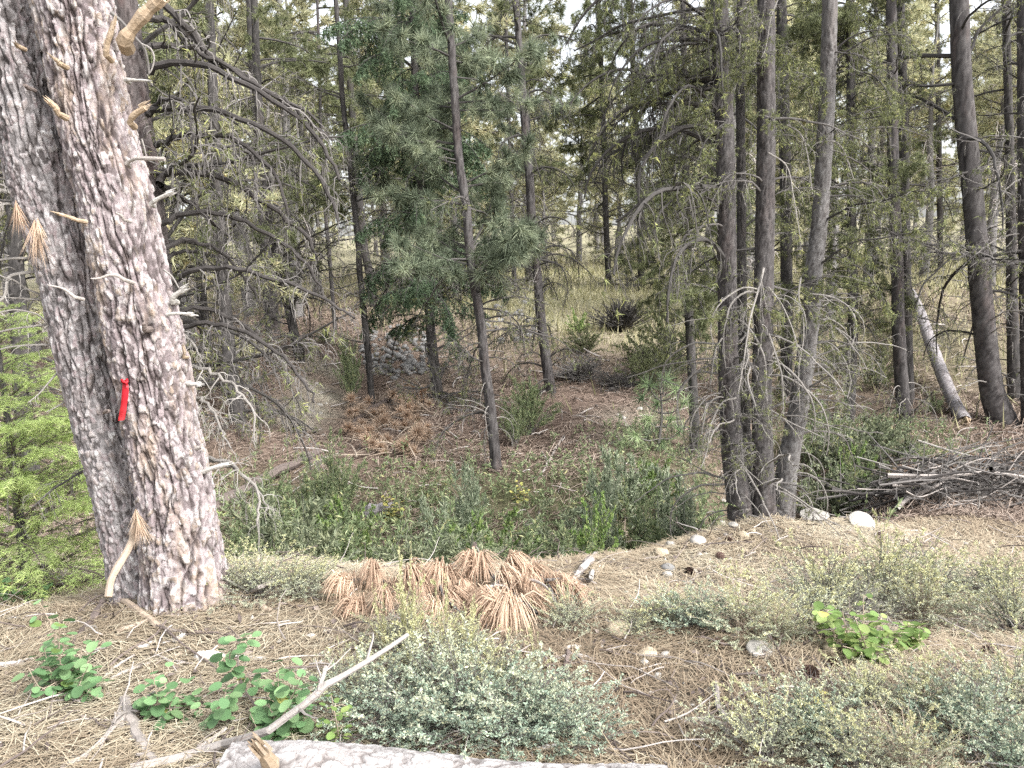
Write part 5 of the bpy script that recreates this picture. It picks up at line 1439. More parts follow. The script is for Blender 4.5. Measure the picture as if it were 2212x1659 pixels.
for a in [
    ('fallen_branch', 'long grey forked branch crossing in front of the broad leaved plant', [(283, 1665, 0), (380, 1640, .02), (470, 1612, .05), (560, 1585, .26), (640, 1535, .42), (690, 1490, .55), (740, 1458, .62), (800, 1425, .66), (880, 1372, .66)], 22, 9, 'wood_grey', 'branch'),
    ('fallen_branch', 'side fork of the long grey branch standing up beside the sage', [(690, 1492, .55), (697, 1465, .62), (703, 1440, .68)], 13, 8, 'wood_grey', 'branch'),
    ('fallen_branch', 'grey branch lying parallel below the long forked one', [(400, 1670, 0), (480, 1640, .03), (530, 1620, .05)], 12, 9, 'wood_grey', 'branch'),
    ('fallen_branch', 'short grey branch ending under the broad leaved plant', [(425, 1618, .02), (460, 1595, .04), (490, 1572, .05)], 11, 7, 'wood_grey', 'branch'),
    ('fallen_branch', 'thick grey broken branch pointing down left of the leafy plants', [(266, 1512, .02), (285, 1555, .03), (305, 1605, .03), (332, 1645, .01)], 26, 22, 'wood_grey', 'branch'),
    ('fallen_branch', 'second stub of the thick broken grey branch', [(270, 1512, .02), (262, 1545, .02), (262, 1575, 0)], 20, 14, 'wood_grey', 'branch'),
    ('fallen_branch', 'long bent grey stick at the bottom left', [(130, 1668, 0), (180, 1642, 0), (215, 1605, .03), (255, 1560, .05), (300, 1532, .05), (335, 1530, .04)], 13, 9, 'wood_grey', 'branch'),
    ('stick', 'tan crooked limb lying across the foot of the big pine', [(88, 1305, .05), (150, 1292, .08), (248, 1293, .1), (300, 1318, .06), (343, 1356, .02)], 11, 15, 'wood_tan', 'stick'),
    ('stick', 'dark broken limb end leaning in the straw needles', [(226, 1298, .1), (205, 1330, .05), (178, 1370, .01)], 17, 20, 'wood_dark', 'stick'),
    ('stick', 'dark straight stick running up to the big pine foot', [(225, 1450, .01), (270, 1410, .04), (330, 1375, .05), (360, 1340, .05)], 6, 4, 'wood_dark', 'stick'),
    ('stick', 'grey stick crossing the dark straight one', [(222, 1480, .01), (260, 1455, .02), (300, 1440, .02), (345, 1425, .02), (400, 1430, .01)], 8, 4, 'wood_grey', 'stick'),
    ('stick', 'forked grey stick left of the short leafy plant', [(215, 1475, .01), (250, 1440, .03), (290, 1415, .05)], 9, 4, 'wood_grey', 'stick'),
    ('stick', 'thin dark twig arching over the straw needles', [(345, 1350, .04), (400, 1395, .06), (450, 1430, .05), (500, 1470, .01)], 5, 3, 'wood_dark', 'stick'),
    ('stick', 'thin dark twig lying toward the big pine foot', [(400, 1364, .02), (460, 1366, .03), (530, 1375, .01)], 5, 3, 'wood_dark', 'stick'),
    ('stick', 'bare reddish stem leaning left of the broad leaved plant', [(455, 1555, .01), (500, 1500, .08), (540, 1450, .12)], 6, 3, 'wood_dark', 'stick'),
    ('stick', 'grey thin pole slanting in the sage right of the big pine', [(530, 1282, .01), (600, 1252, .06), (682, 1217, .1)], 8, 4, 'wood_grey', 'stick'),
    ('stick', 'dark stick lying right of the big pine foot', [(555, 1302, .01), (620, 1306, .02), (690, 1316, .01)], 8, 7, 'wood_dark', 'stick'),
    ('stick', 'short hollow stick end right of the big pine foot', [(555, 1302, .01), (568, 1312, .02), (585, 1320, .01)], 14, 12, 'wood_tan', 'stick'),
    ('stick', 'tan splinter lying right of the big pine foot', [(578, 1338, .01), (590, 1322, .02), (592, 1318, .02)], 8, 5, 'wood_tan', 'stick'),
    ('stick', 'tan stick on the needles below the big pine', [(255, 1365, .01), (290, 1350, .02), (320, 1340, .02)], 10, 8, 'wood_tan', 'stick'),
    ('wood_chunk', 'white weathered wood chunk at the left edge', [(-30, 1442, .02), (30, 1436, .02), (72, 1424, .01)], 20, 12, 'wood_white', 'wood'),
    ('wood_chunk', 'white blocky wood chunk below the big pine', [(430, 1420, .02), (455, 1416, .03), (478, 1418, .01)], 24, 18, 'wood_white', 'wood'),
    ('wood_chunk', 'long pale wood strip right of the white blocky chunk', [(484, 1418, .01), (520, 1420, .01), (575, 1422, .01)], 12, 9, 'wood_white', 'wood'),
    ('wood_chunk', 'pale slab of wood among the sticks under the big pine', [(290, 1402, .01), (315, 1395, .02), (335, 1385, .01)], 14, 8, 'wood_white', 'wood'),
    ('wood_chunk', 'split pale slab lying above the white blocky chunk', [(372, 1386, .01), (390, 1376, .02), (402, 1370, .01)], 14, 8, 'wood_white', 'wood'),
    ('wood_chunk', 'tan wood sliver lying left of the white blocky chunk', [(378, 1418, .01), (400, 1408, .01), (420, 1404, .01)], 10, 5, 'wood_tan', 'wood'),
    ('stick', 'weathered slab corner at the lower left edge', [(-10, 1605, .01), (25, 1590, .01)], 14, 8, 'wood_tan', 'stick'),
    ('stick', 'grey stick slanting out of the middle sage', [(1115, 1565, .03), (1150, 1535, .06), (1180, 1505, .09)], 10, 7, 'wood_grey', 'stick'),
    ('stick', 'thin grey twig in the dark hollow of the middle sage', [(1088, 1548, .03), (1105, 1508, .09)], 5, 4, 'wood_grey', 'stick'),
    ('stick', 'pink grey branch piece lying just above the white log', [(945, 1580, .02), (990, 1590, .03), (1035, 1596, .02)], 12, 10, 'wood_tan', 'stick'),
    ('stick', 'white broken piece lying at the right above the log', [(1160, 1622, .02), (1200, 1612, .03), (1232, 1605, .02)], 16, 10, 'wood_white', 'stick'),
    ('stick', 'dark upright snag on the needles right of the middle sage', [(1220, 1446, .0), (1224, 1425, .06), (1228, 1405, .11)], 9, 12, 'wood_dark', 'stick'),
    ('stick', 'pale bent root lying behind the upright snag', [(1200, 1428, .01), (1225, 1415, .02), (1250, 1414, .02), (1285, 1424, .01)], 8, 5, 'wood_grey', 'stick'),
    ('stick', 'pale root piece above the bent root', [(1210, 1404, .01), (1235, 1396, .02), (1255, 1396, .01)], 9, 6, 'wood_white', 'stick'),
    ('stick', 'grey forked snag leaning over the lip of the gully', [(1235, 1265, .0), (1248, 1240, .1), (1275, 1210, .2), (1296, 1190, .28)], 11, 12, 'wood_grey', 'stick'),
    ('stick', 'white prong of the forked snag', [(1278, 1258, .0), (1280, 1235, .1), (1294, 1200, .22)], 7, 8, 'wood_white', 'stick'),
    ('stick', 'upright thin dark stem above the forked snag', [(1297, 1190, .28), (1300, 1150, .4), (1292, 1100, .5)], 5, 4, 'wood_dark', 'stick'),
    ('stick', 'white upright stake at the left of the right thicket', [(1594, 1392, .0), (1593, 1350, .1), (1594, 1310, .18)], 6, 5, 'wood_white', 'stick'),
    ('stick', 'tan split root under the white upright stake', [(1575, 1412, .01), (1590, 1395, .02), (1605, 1390, .02)], 10, 7, 'wood_tan', 'stick'),
    ('stick', 'bent grey driftwood stick standing left of the lower sage', [(1548, 1475, .08), (1550, 1505, .06), (1552, 1530, .04), (1568, 1552, .02), (1572, 1600, .0)], 9, 14, 'wood_grey', 'stick'),
    ('stick', 'thick grey stick lying at the left of the lower sage', [(1470, 1560, .01), (1510, 1555, .02), (1560, 1565, .02), (1575, 1580, .01)], 13, 10, 'wood_grey', 'stick'),
    ('stick', 'grey stick at the bottom right of the log', [(1485, 1640, .01), (1520, 1650, .02), (1560, 1662, .01)], 10, 7, 'wood_grey', 'stick'),
    ('stick', 'thin pale stick on the needles right of the middle', [(1500, 1432, .01), (1530, 1455, .02), (1556, 1482, .01)], 5, 4, 'wood_tan', 'stick'),
    ('stick', 'thick pale stick in the lower right thicket', [(1958, 1505, .09), (1985, 1530, .06), (2012, 1560, .02)], 12, 13, 'wood_grey', 'stick'),
    ('stick', 'long bent dark branch at the right edge', [(2035, 1255, .06), (2085, 1258, .12), (2140, 1290, .12), (2185, 1330, .05), (2200, 1345, .02)], 7, 9, 'wood_dark', 'stick'),
    ('stick', 'side prong of the long bent dark branch', [(2130, 1262, .16), (2160, 1300, .08)], 5, 6, 'wood_dark', 'stick'),
    ('stick', 'pinkish stick lying right of the bright leafy plant', [(1990, 1355, .01), (2040, 1365, .03), (2115, 1362, .01)], 8, 6, 'wood_tan', 'stick'),
    ('stick', 'grey knotted branch near the bottom right corner', [(2085, 1552, .04), (2120, 1538, .07), (2150, 1535, .06), (2212, 1515, .05)], 8, 14, 'wood_grey', 'stick'),
    ('stick', 'thin tan stalk slanting through the lowest sage', [(1690, 1560, .08), (1730, 1590, .06), (1770, 1640, .02)], 5, 4, 'wood_tan', 'stick'),
    ('stick', 'tan stick half buried right of the log', [(1330, 1602, .01), (1400, 1616, .02), (1470, 1640, .01)], 9, 6, 'wood_tan', 'stick'),
    ('fallen_log', 'long dark log lying through the gully shrubs', [(455, 1100, .1), (520, 1062, .3), (590, 1022, .3), (640, 1000, .2), (690, 975, .05)], 26, 15, 'wood_dark', 'log'),
    ('fallen_log', 'reddish brown log leaning on the pile of dry tufts', [(755, 922, .1), (790, 890, .25), (830, 868, .2), (850, 852, .05)], 12, 9, 'wood_dark', 'log'),
    ('fallen_log', 'short dark log end in the gully shrubs', [(790, 1105, .2), (820, 1100, .25), (848, 1098, .2)], 26, 24, 'log_blue', 'log'),
    ('stick', 'silver forked stick on the needle slope', [(1180, 1010, .02), (1200, 970, .05), (1218, 940, .05)], 6, 4, 'wood_grey', 'stick'),
    ('stick', 'curved grey stick on the needle slope', [(1165, 1030, .02), (1182, 1000, .04), (1170, 975, .02)], 5, 4, 'wood_grey', 'stick'),
    ('stick', 'pale curved root beside the pile of dry tufts', [(935, 990, .01), (945, 970, .02), (930, 950, .01)], 5, 3, 'wood_tan', 'stick'),
]:
    stick(*a[:6], cat=a[6], twig=3 if a[0] == 'fallen_branch' and a[3] > 12 else 0)

# pale fallen log with the orange break at the right
ends = [(at(2084, 912, 10.3), 15), (at(2060, 868, 10.9), 14), (at(2036, 810, 11.9), 13.5), (at(2010, 740, 13.2), 12), (at(1986, 670, 14.8), 10), (at(1968, 632, 15.8), 9)]
P = np.array([e for e, w in ends])
R = np.array([w / F * depth_of(e) for e, w in ends])
fl = thing('fallen_log', 'pale grey fallen log slanting up the bank with an orange broken end', 'log', P[0])
me, P2, R2 = trunk_mesh(P, R, M['log_blue'], fl.location, 26, 150, .06, .06, .006, 23, 0)
part('bark', me, fl)
mb = MB()
d = norm(P[0] - P[1])
for q in range(26):
    o = norm(np.cross(d, rng.normal(0, 1, 3))) * R[0] * U(0, .85)
    e = P[0] + o
    tubes(mb, np.stack([e - d * .1, e, e + d * U(.02, .14)])[None], np.array([[.03, .026, .004]]), 5, U(.2, .9))
part('broken_end', mb.mesh('broken_end', M['wood_raw'], False, P[0]), fl, label='orange splintered end')
for k in range(9):
    i = int(U(20, 140))
    part('branch', PALE[k % len(PALE)], fl, P2[i] - P[0], (U(-.5, .5), U(-.6, .2), U(0, 6.28)), U(.3, .6))

# brush pile on the right: separate grey sticks
for k in range(150):
    px = U(1870, 2300)
    g = ground_hit(px, 1098 + U(-12, 10))
    Y = g[1] + U(-.1, .75)
    g = on_ground(g[0] * Y / g[1], Y)
    hgt = (.34 if px > 1960 else .16) * U(.0, 1.0) ** 1.2 * (1 - .25 * abs(px - 2100) / 220)
    az, tl, ln = rng.normal(0, .7), rng.normal(.06, .28), U(.5, 1.5) * (1 if k % 5 else 1.35)
    d = np.array([math.cos(az), math.sin(az) * .6, math.sin(tl)]) * ln / 2
    c = g + np.array([0, 0, hgt + .03])
    P = resample([c - d, c - d * .4 + rng.normal(0, .045, 3), c + d * .3 + rng.normal(0, .06, 3) + np.array([0, 0, .05]), c + d - np.array([0, 0, U(-.1, .1)])], 12)
    P[:, 2] = np.maximum(P[:, 2], H(P[:, 0], P[:, 1]) + .012)
    r0 = U(.006, .014) if k % 9 else U(.016, .026)
    mb = limb(P, r0, r0 * .45, n2=5 if k % 2 else 8, L2=(.12, .42), n3=1, S=5, rt=.5, droop2=(-.8, 1.2), up=(-.3, .7), wob=.22)
    kk = [('wood_grey', 'twig_mid'), ('twig_mid', 'twig_mid'), ('twig_mid', 'twig_mid'), ('arch', 'twig_dark'), ('arch', 'twig_mid'), ('twig_pale', 'twig_pale')][k % 6]
    solo('stick', mb.mesh('stick', [M[kk[0]], M[kk[1]], M['lichen']], False, P[0]), 'bare stick in the grey brush pile behind the pale ledge', 'stick', P[0], group='sticks of the grey brush pile')
for k, (x, y) in enumerate([(2000, 1030), (2150, 1020), (2195, 1035), (2110, 1010)]):
    g = ground_hit(x, y + 25)
    mb = MB()
    q = np.array([g + np.array([U(-.25, .25), U(-.1, .2), U(.05, .3)]) for _ in range(8)])
    tuft(mb, q, norm(rng.normal(0, 1, (8, 3)) * np.array([1, 1, .4]) - np.array([0, 0, .2])), 40, .20, .008, .6, .3, bend=.6, a=U(0, .4, 8))
    solo('dead_bough', mb.mesh('dead_bough', M['dead_needle'], False, g), ['rust needle spray at the left end of the grey brush pile', 'rust needle spray at the back of the brush pile', 'rust needle spray at the right edge above the brush pile', 'rust needle spray on top of the grey brush pile'][k], 'dead branch', g)

# felled top with round dry tufts on the slope
g = ground_hit(850, 1000)
dt = thing('dead_bough', 'felled pine top with round dry tan tufts below the dark fir', 'dead branch', g)
org = np.array(dt.location)
CT = []
for k in range(4):
    mb = MB()
    tuft(mb, np.zeros((1, 3)), np.array([[0, -.9, .5]]), 240, .15, .012, .75, 0, a=np.array([.45 + .14 * k]))
    CT.append(mb.mesh('needle_tuft', M['cone_tan'], False))
mb = MB()
for k in range(60):
    ang, rr = U(0, 2 * PI), math.sqrt(U(0, 1))
    x, y = 845 + math.cos(ang) * rr * 95, 925 + math.sin(ang) * rr * 80
    q = ground_hit(x, y) + np.array([0, 0, U(.02, .22)])
    a = q + np.array([U(-.4, .4), U(-.3, .3), -.12])
    C = resample([a, (a + q) / 2 + np.array([0, 0, .06]), q], 7)
    tubes(mb, C[None], taper(.012, .006, 7)[None], 4, U(.2, .8))
    part('needle_tuft', CT[k % 4], dt, q - org, (U(-.6, .6), U(-.6, .6), U(-.9, .9)), U(.7, 1.2))
C = curves(np.array([ground_hit(U(770, 930), U(880, 1000)) + np.array([0, 0, .05]) for _ in range(20)]), U(0, 6.28, 20), U(0, .4, 20), U(.4, 1.1, 20), U(0, .8, 20), 8, .12)
tubes(mb, C, np.linspace(.012, .004, 8)[None], 4, U(.1, .9, 20))
part('stems', mb.mesh('stems', M['wood_tan'], False, org), dt)


# ------------------------------------------------------------------ stones
def stone_mesh(m, seed, flat=.65, sub=3, rough=.22):
    bm = bmesh.new()
    bmesh.ops.create_icosphere(bm, subdivisions=sub, radius=1)
    r_ = np.random.default_rng(seed)
    planes = [(norm(r_.normal(0, 1, 3)), r_.uniform(.62, .95)) for _ in range(9)]
    for v in bm.verts:
        p = np.array(v.co)
        for n_, d_ in planes:
            k = p @ n_
            if k > d_:
                p = p - n_ * (k - d_) * .85
        n3 = fbm(np.array([p[0] * 2 + seed]), np.array([p[1] * 2 + p[2] * 3]), seed)[0] - .5
        p = p * (1 + rough * n3)
        v.co = Vector((p[0], p[1] * .85, p[2] * flat))
    me_ = bpy.data.meshes.new('stone')
    bm.to_mesh(me_)
    bm.free()
    a_ = me_.attributes.new('v', 'FLOAT', 'POINT')
    a_.data.foreach_set('value', np.full(len(me_.vertices), .5, np.float32))
    me_.materials.append(m)
    me_.polygons.foreach_set('use_smooth', np.full(len(me_.polygons), True))
    return me_


STT = [stone_mesh(M['stone_tan'], s) for s in (1, 2, 3)]
STP = [stone_mesh(M['stone_pale'], s) for s in (4, 5, 6)]
STG = [stone_mesh(M['stone_grey'], s, sub=2) for s in (7, 8, 9, 10)]


def stone(label, px, py, w, pl, group=None, sunk=.52, sc=(1, 1, 1)):
    g = ground_hit(px, py)
    r = w / 2 / F * depth_of(g)
    o = solo('stone', pl[rng.integers(len(pl))], label, 'stone', g + np.array([0, r, r * sc[2] * (.65 - sunk)]), (U(-.2, .2), U(-.2, .2), U(0, 6.28)), r, group=group)
    o.scale = (r * sc[0], r * sc[1], r * sc[2])


for lab, px, py, w, pl, k in [
    ('big tan stone right of the rusty boughs', 1342, 1385, 68, STT, 1), ('tan flat stone below the big tan one', 1400, 1432, 56, STT, .8), ('pale stone right beside the tan flat stone', 1440, 1424, 26, STP, 1), ('small pale stone below the tan flat stone', 1422, 1466, 20, STP, 1),
    ('grey and tan stone right of the big tan one', 1392, 1358, 34, STG, 1), ('square tan stone at the lip of the gully', 1432, 1205, 40, STT, 1), ('white stone behind the square tan one', 1450, 1182, 26, STP, 1), ('white stone in front of the square tan one', 1443, 1252, 30, STP, 1), ('grey stone beside the white one at the lip', 1445, 1238, 36, STG, 1),
    ('rounded tan stone by the bright leafy plant', 1805, 1418, 42, STT, 1.1), ('flat mossy grey stone left of the rounded tan one', 1660, 1425, 80, STP, .45), ('pale stone above the flat mossy one', 1695, 1406, 26, STT, 1), ('small pale stone above the pine cone', 1718, 1404, 20, STP, 1), ('small white stone beside the pine cone', 1728, 1455, 22, STP, 1), ('thin white stone left of the pine cone', 1716, 1432, 22, STP, .6),
    ('large pale stone cut by the bottom right corner', 2150, 1660, 90, STP, .8), ('pale stone at the bottom edge below the lowest sage', 1660, 1668, 50, STP, .8), ('small white stone at the left of the lower sage', 1494, 1576, 24, STT, 1), ('small pale stone at the bottom edge', 1712, 1668, 26, STP, .8),
    ('white stone in the gully bushes', 1150, 1145, 38, STP, .9), ('small pale stone on the gully floor right of the bushes', 1285, 1092, 14, STP, 1), ('pale stone on the needle slope', 1362, 1066, 16, STP, 1), ('white stone left of the foot of the clump', 1565, 1087, 20, STP, .8),
    ('long white stone right of the row of stones', 1515, 1182, 46, STP, .8), ('pale stone at the left foot of the clump', 1590, 1142, 30, STP, .9), ('white stone at the left end of the clump foot', 1563, 1140, 28, STP, .9), ('tan stone in front of the clump foot', 1612, 1165, 34, STT, .9), ('rounded tan stone right in front of the clump', 1628, 1156, 24, STT, 1),
    ('white stone under the left pine cone', 1500, 1240, 22, STP, 1), ('white stone under the upper pine cone', 1552, 1216, 18, STP, 1), ('pale boulder left of the needle slope foot', 1575, 1065, 18, STG, 1), ('tan stone at the left of the row', 1541, 1148, 24, STT, 1), ('grey stone near the tip of the middle sage', 1590, 1385, 24, STG, 1),
    ('small white stone under the right rusty bough', 1130, 1318, 16, STP, 1), ('pale stone under the right rusty bough', 1202, 1325, 22, STT, 1), ('white stone right of the big pine foot', 702, 1370, 16, STP, 1), ('small pale stone at the right of the clump', 1712, 1118, 26, STP, .8),
]:
    stone(lab, px, py, w, pl, sc=(1, 1, k))
for k, (px, py, w) in enumerate([(1530, 1232, 16), (1515, 1236, 14), (1545, 1228, 13), (1560, 1222, 12), (1580, 1212, 14), (1612, 1196, 18), (1598, 1204, 12), (1480, 1248, 14), (1492, 1262, 12), (1590, 1178, 15), (1570, 1160, 14), (1645, 1172, 14), (1555, 1170, 16), (1540, 1164, 14), (1525, 1200, 12),
                                 (1700, 1150, 14), (1750, 1160, 14), (1930, 1178, 18), (1960, 1172, 16), (2040, 1186, 16), (2090, 1180, 15), (2150, 1175, 14)]):
    stone('small pale stone of the row edging the bare path', px, py, w, [STP, STT][k % 2], group='small stones edging the path')
for px, py, w in [(1480, 1480, 12), (1555, 1500, 11), (1620, 1470, 14), (1600, 1440, 12), (1380, 1500, 12), (1350, 1450, 11), (1310, 1560, 12), (1640, 1450, 16), (1580, 1425, 12), (1460, 1520, 12), (1690, 1470, 14), (1530, 1420, 12), (650, 1345, 12), (620, 1360, 10), (1300, 1400, 12), (1460, 1400, 10)]:
    stone('small pale pebble lying on the needles of the near bank', px, py, w, STP, group='pebbles on the near bank')
stone('broad pale flat ledge rock at the top of the bank right of the clump', 1790, 1136, 150, STP, sunk=.62, sc=(1, .55, .10))
stone('second flat ledge rock right of the broad one, dusted with needles', 1890, 1148, 130, STP, sunk=.62, sc=(1, .5, .08))

for k in range(200):
    ang, rr = U(0, 2 * PI), math.sqrt(U(0, 1))
    x, y = 858 + math.cos(ang) * rr * 80, 765 + math.sin(ang) * rr * 60
    g = ground_hit(x, y)
    r = U(.045, .085)
    solo('stone', STG[k % 4], 'fist to head sized grey stone in the rock pile left of the dark fir', 'stone', g + np.array([0, 0, U(-.01, .05)]), (U(-.5, .5), U(-.5, .5), U(0, 6)), r, group='stones of the grey rock pile')
for k in range(40):
    ang, rr = U(0, 2 * PI), math.sqrt(U(0, 1))
    x, y = 1095 + math.cos(ang) * rr * 75, 690 + math.sin(ang) * rr * 55
    g = ground_hit(x, y)
    solo('stone', STG[k % 4], 'grey stone strewn on the slope left of the straight grey pine', 'stone', g + np.array([0, 0, .02]), (U(-.5, .5), U(-.5, .5), U(0, 6)), U(.06, .14), group='grey stones behind the slim pine')
for k in range(16):
    x, y = (U(640, 720), U(820, 960)) if k % 2 else (U(1300, 1410), U(850, 960))
    g = ground_hit(x, y)
    solo('stone', STP[k % 3], 'little pale stone in the sandy scars of the far bank', 'stone', g, (U(-.5, .5), U(-.5, .5), U(0, 6)), U(.025, .06), group='little stones on the far bank')

# ------------------------------------------------------------------ pine cones
def cone_mesh():
    mb = MB()
    n = 90
    t = np.linspace(0, 1, n)
    a = np.arange(n) * 2.39996
    rad = .42 * np.sin(PI * (t * .86 + .09)) ** .8
    c = np.stack([np.cos(a) * rad * .45, np.sin(a) * rad * .45, t * 1.1 - .55], -1)
    out = np.stack([np.cos(a), np.sin(a), .35 + t * .5], -1)
    out = norm(out)
    tan = np.stack([-np.sin(a), np.cos(a), a * 0], -1)
    L = (rad * .75 + .05)[:, None]
    V = np.stack([c - tan * .05, c + tan * .05, c + out * L * .8 + tan * .10, c + out * L + np.array([0, 0, .03]), c + out * L * .8 - tan * .10], 1)
    for sh in (0, .025):
        mb.add((V - np.array([0, 0, sh])).reshape(-1, 3), np.arange(n * 5).reshape(-1, 5), np.tile([.1, .1, .75, 1, .75], n) if sh == 0 else .1)
    tubes(mb, np.array([[0, 0, -.55], [0, 0, -.3], [0, 0, .2], [0, 0, .5]])[None], np.array([[.05, .2, .2, .03]]), 8, .05)
    return mb.mesh('pine_cone', M['cone'], False)


CONE = cone_mesh()
for lab, px, py, w in [('large dark pine cone left of the sage below the leafy bush', 1748, 1466, 40), ('pine cone on the white stone of the path edge', 1556, 1210, 22), ('pine cone at the left end of the path edge stones', 1490, 1240, 20), ('reddish pine cone left of the white upright stake', 1551, 1396, 24),
                       ('old pine cone under the rounded tan stone', 1800, 1442, 30), ('pine cone behind the pale sage at the top of the bank', 1900, 1160, 14), ('small dark pine cone on the row of stones by the clump', 1573, 1172, 16), ('pine cone in the dark hollow of the lowest sage', 1840, 1560, 30), ('pine cone right of the bright leafy plant', 1992, 1386, 26),
                       ('dark pine cone under the lowest sage at the bottom', 1835, 1600, 34), ('grey weathered pine cone at the right edge', 2140, 1415, 30), ('pine cone among the sticks of the left needles', 350, 1470, 18)]:
    g = ground_hit(px, py)
    s = w / F * depth_of(g) / 1.0
    solo('pine_cone', CONE, lab, 'pine cone', g + np.array([0, 0, s * .33]), (PI / 2 + U(-.3, .3), U(-.3, .3), U(0, 6.28)), s * .95)

# ------------------------------------------------------------------ fallen needles, twigs, grass: nobody could count them
def scatter(n, y0, y1, bias=1.0, margin=.12):
    t = U(0, 1, n) ** bias
    y = y0 + (y1 - y0) * t
    x = (U(-1 - margin, 1 + margin, n)) * (y * .70 + .15)
    return x, y


n = 115000
x, y = scatter(n, 1.75, 6.6, 1.15)
keep = U(0, 1, n) < np.clip(.55 + 1.6 * (fbm(x * 1.6, y * 1.6, 77) - .42), .12, 1)
x, y = x[keep], y[keep]
n = len(x)
z = H(x, y)
ang = fbm(x * 1.3, y * 1.3, 41) * 9 + rng.normal(0, .75, n)
L = U(.11, .22, n)
w = np.maximum(.0027, y * .00085)
e = rng.normal(0, .10, n)
bend = rng.normal(0, .28, n)
d1 = np.stack([np.cos(ang), np.sin(ang), e], -1)
d2 = np.stack([np.cos(ang + bend), np.sin(ang + bend), -e - .04], -1)
p0 = np.stack([x, y, z + np.abs(rng.normal(0, .010, n)) + .004], -1) - d1 * (L / 2)[:, None]
p1 = p0 + d1 * (L / 2)[:, None]
p2 = p1 + d2 * (L / 2)[:, None]
s = np.stack([-np.sin(ang), np.cos(ang), ang * 0], -1) * (w / 2)[:, None]
up = np.array([0, 0, .0012])
V = np.stack([p0 - s, p0 + s, p1 + s * 1.1 + up, p1 - s * 1.1 + up, p2 + s * .6, p2 - s * .6], 1)
o = (np.arange(n) * 6)[:, None]
mb = MB()
tone = np.clip(.02 + .95 * fbm(x * 1.4, y * 1.4, 55) + rng.normal(0, .22, n) + np.where(x < 0, .10, -.05), 0, 1)
mb.add(V.reshape(-1, 3), np.concatenate([o + np.array([0, 1, 2, 3]), o + np.array([3, 2, 4, 5])]), np.repeat(tone, 6))
solo('needle_litter', mb.mesh('needle_litter', M['needle_near'], False), 'straw and tan fallen pine needles covering the near bank', None, kind='stuff')

n = 90000
x, y = scatter(n, 6.6, 19, 1.3)
gq = zone([(668, 885, .42, .9), (640, 915, .4, .7), (690, 850, .45, .8), (708, 800, .5, .7), (1300, 690, 3.0, 1), (1400, 650, 4, 1)], np.stack([x, y, y], -1))
keep = (U(0, 1, n) < np.clip(.5 + 2.2 * (fbm(x * .9, y * .9, 78) - .42), .1, 1)) & (U(0, 1, n) > gq)
x, y = x[keep], y[keep]
n = len(x)
z = H(x, y)
ang = U(0, PI, n)
L = U(.10, .22, n)
w = np.maximum(.006, y * .00085)
e = rng.normal(0, .25, n)
d1 = np.stack([np.cos(ang), np.sin(ang), e], -1) * (L / 2)[:, None]
c0 = np.stack([x, y, z + .008 + np.abs(rng.normal(0, .018, n)) + np.abs(d1[:, 2]) * .8], -1)
s = np.stack([-np.sin(ang), np.cos(ang), ang * 0 + .3], -1) * (w / 2)[:, None]
V = np.stack([c0 - d1 - s, c0 - d1 + s, c0 + d1 + s, c0 + d1 - s], 1)
mb = MB()
mb.add(V.reshape(-1, 3), np.arange(n * 4).reshape(-1, 4), np.repeat(np.clip(U(0, 1, n) * .8 + .3 * (fbm(x, y, 3) - .3), 0, 1), 4))
solo('needle_litter', mb.mesh('needle_litter', M['needle_far'], False), 'rust brown fallen needles on the far bank of the gully', None, kind='stuff')

# small twigs strewn over both banks
n = 1500
x, y = scatter(n, 1.9, 15, 1.2)
C = curves(np.stack([x, y, H(x, y) + .018], -1), U(0, 6.28, n), U(-.02, .25, n), U(.08, .45, n) * (.6 + y * .06), U(0, .5, n), 6, .18)
mb = MB()
tubes(mb, C, (np.maximum(.0026, y * .0007) * U(.6, 1.9, n))[:, None] * np.linspace(1, .5, 6)[None], 4, U(0, 1, n))
solo('twig_litter', mb.mesh('twig_litter', M['wood_grey'], False), 'thin fallen twigs strewn over the needles', None, kind='stuff')

# dry grass in the clearing and along the right
n = 60000
x, y = scatter(n, 10, 48, 1.1)
wgt = zone([(1300, 690, 3.2, .9), (1200, 640, 5, 1), (1420, 650, 5, 1), (1100, 600, 7, 1), (1400, 590, 9, 1), (2080, 575, 9, 1), (1750, 640, 5, .9), (700, 620, 6, .5), (2200, 600, 8, 1), (1900, 700, 3, .5), (520, 640, 6, .5), (1850, 780, 3, .4)], np.stack([x, y, y], -1))
keep = U(0, 1, n) < wgt
x, y = x[keep], y[keep]
n = len(x)
p = np.stack([x, y, H(x, y)], -1)
mb = MB()
h = U(.12, .42, n)
d = norm(np.stack([rng.normal(0, .45, n), rng.normal(0, .45, n), np.ones(n)], -1))
s = norm(np.stack([rng.normal(0, 1, n), rng.normal(0, .3, n), np.zeros(n)], -1)) * (.006 + y * .0005)[:, None]
mb.add(np.stack([p - s, p + s, p + d * h[:, None]], 1).reshape(-1, 3), np.arange(n * 3).reshape(-1, 3), np.repeat(U(0, 1, n), 3))
solo('grass', mb.mesh('grass', M['grass'], False), 'pale dry grass of the clearing beyond the gully', None, kind='stuff')

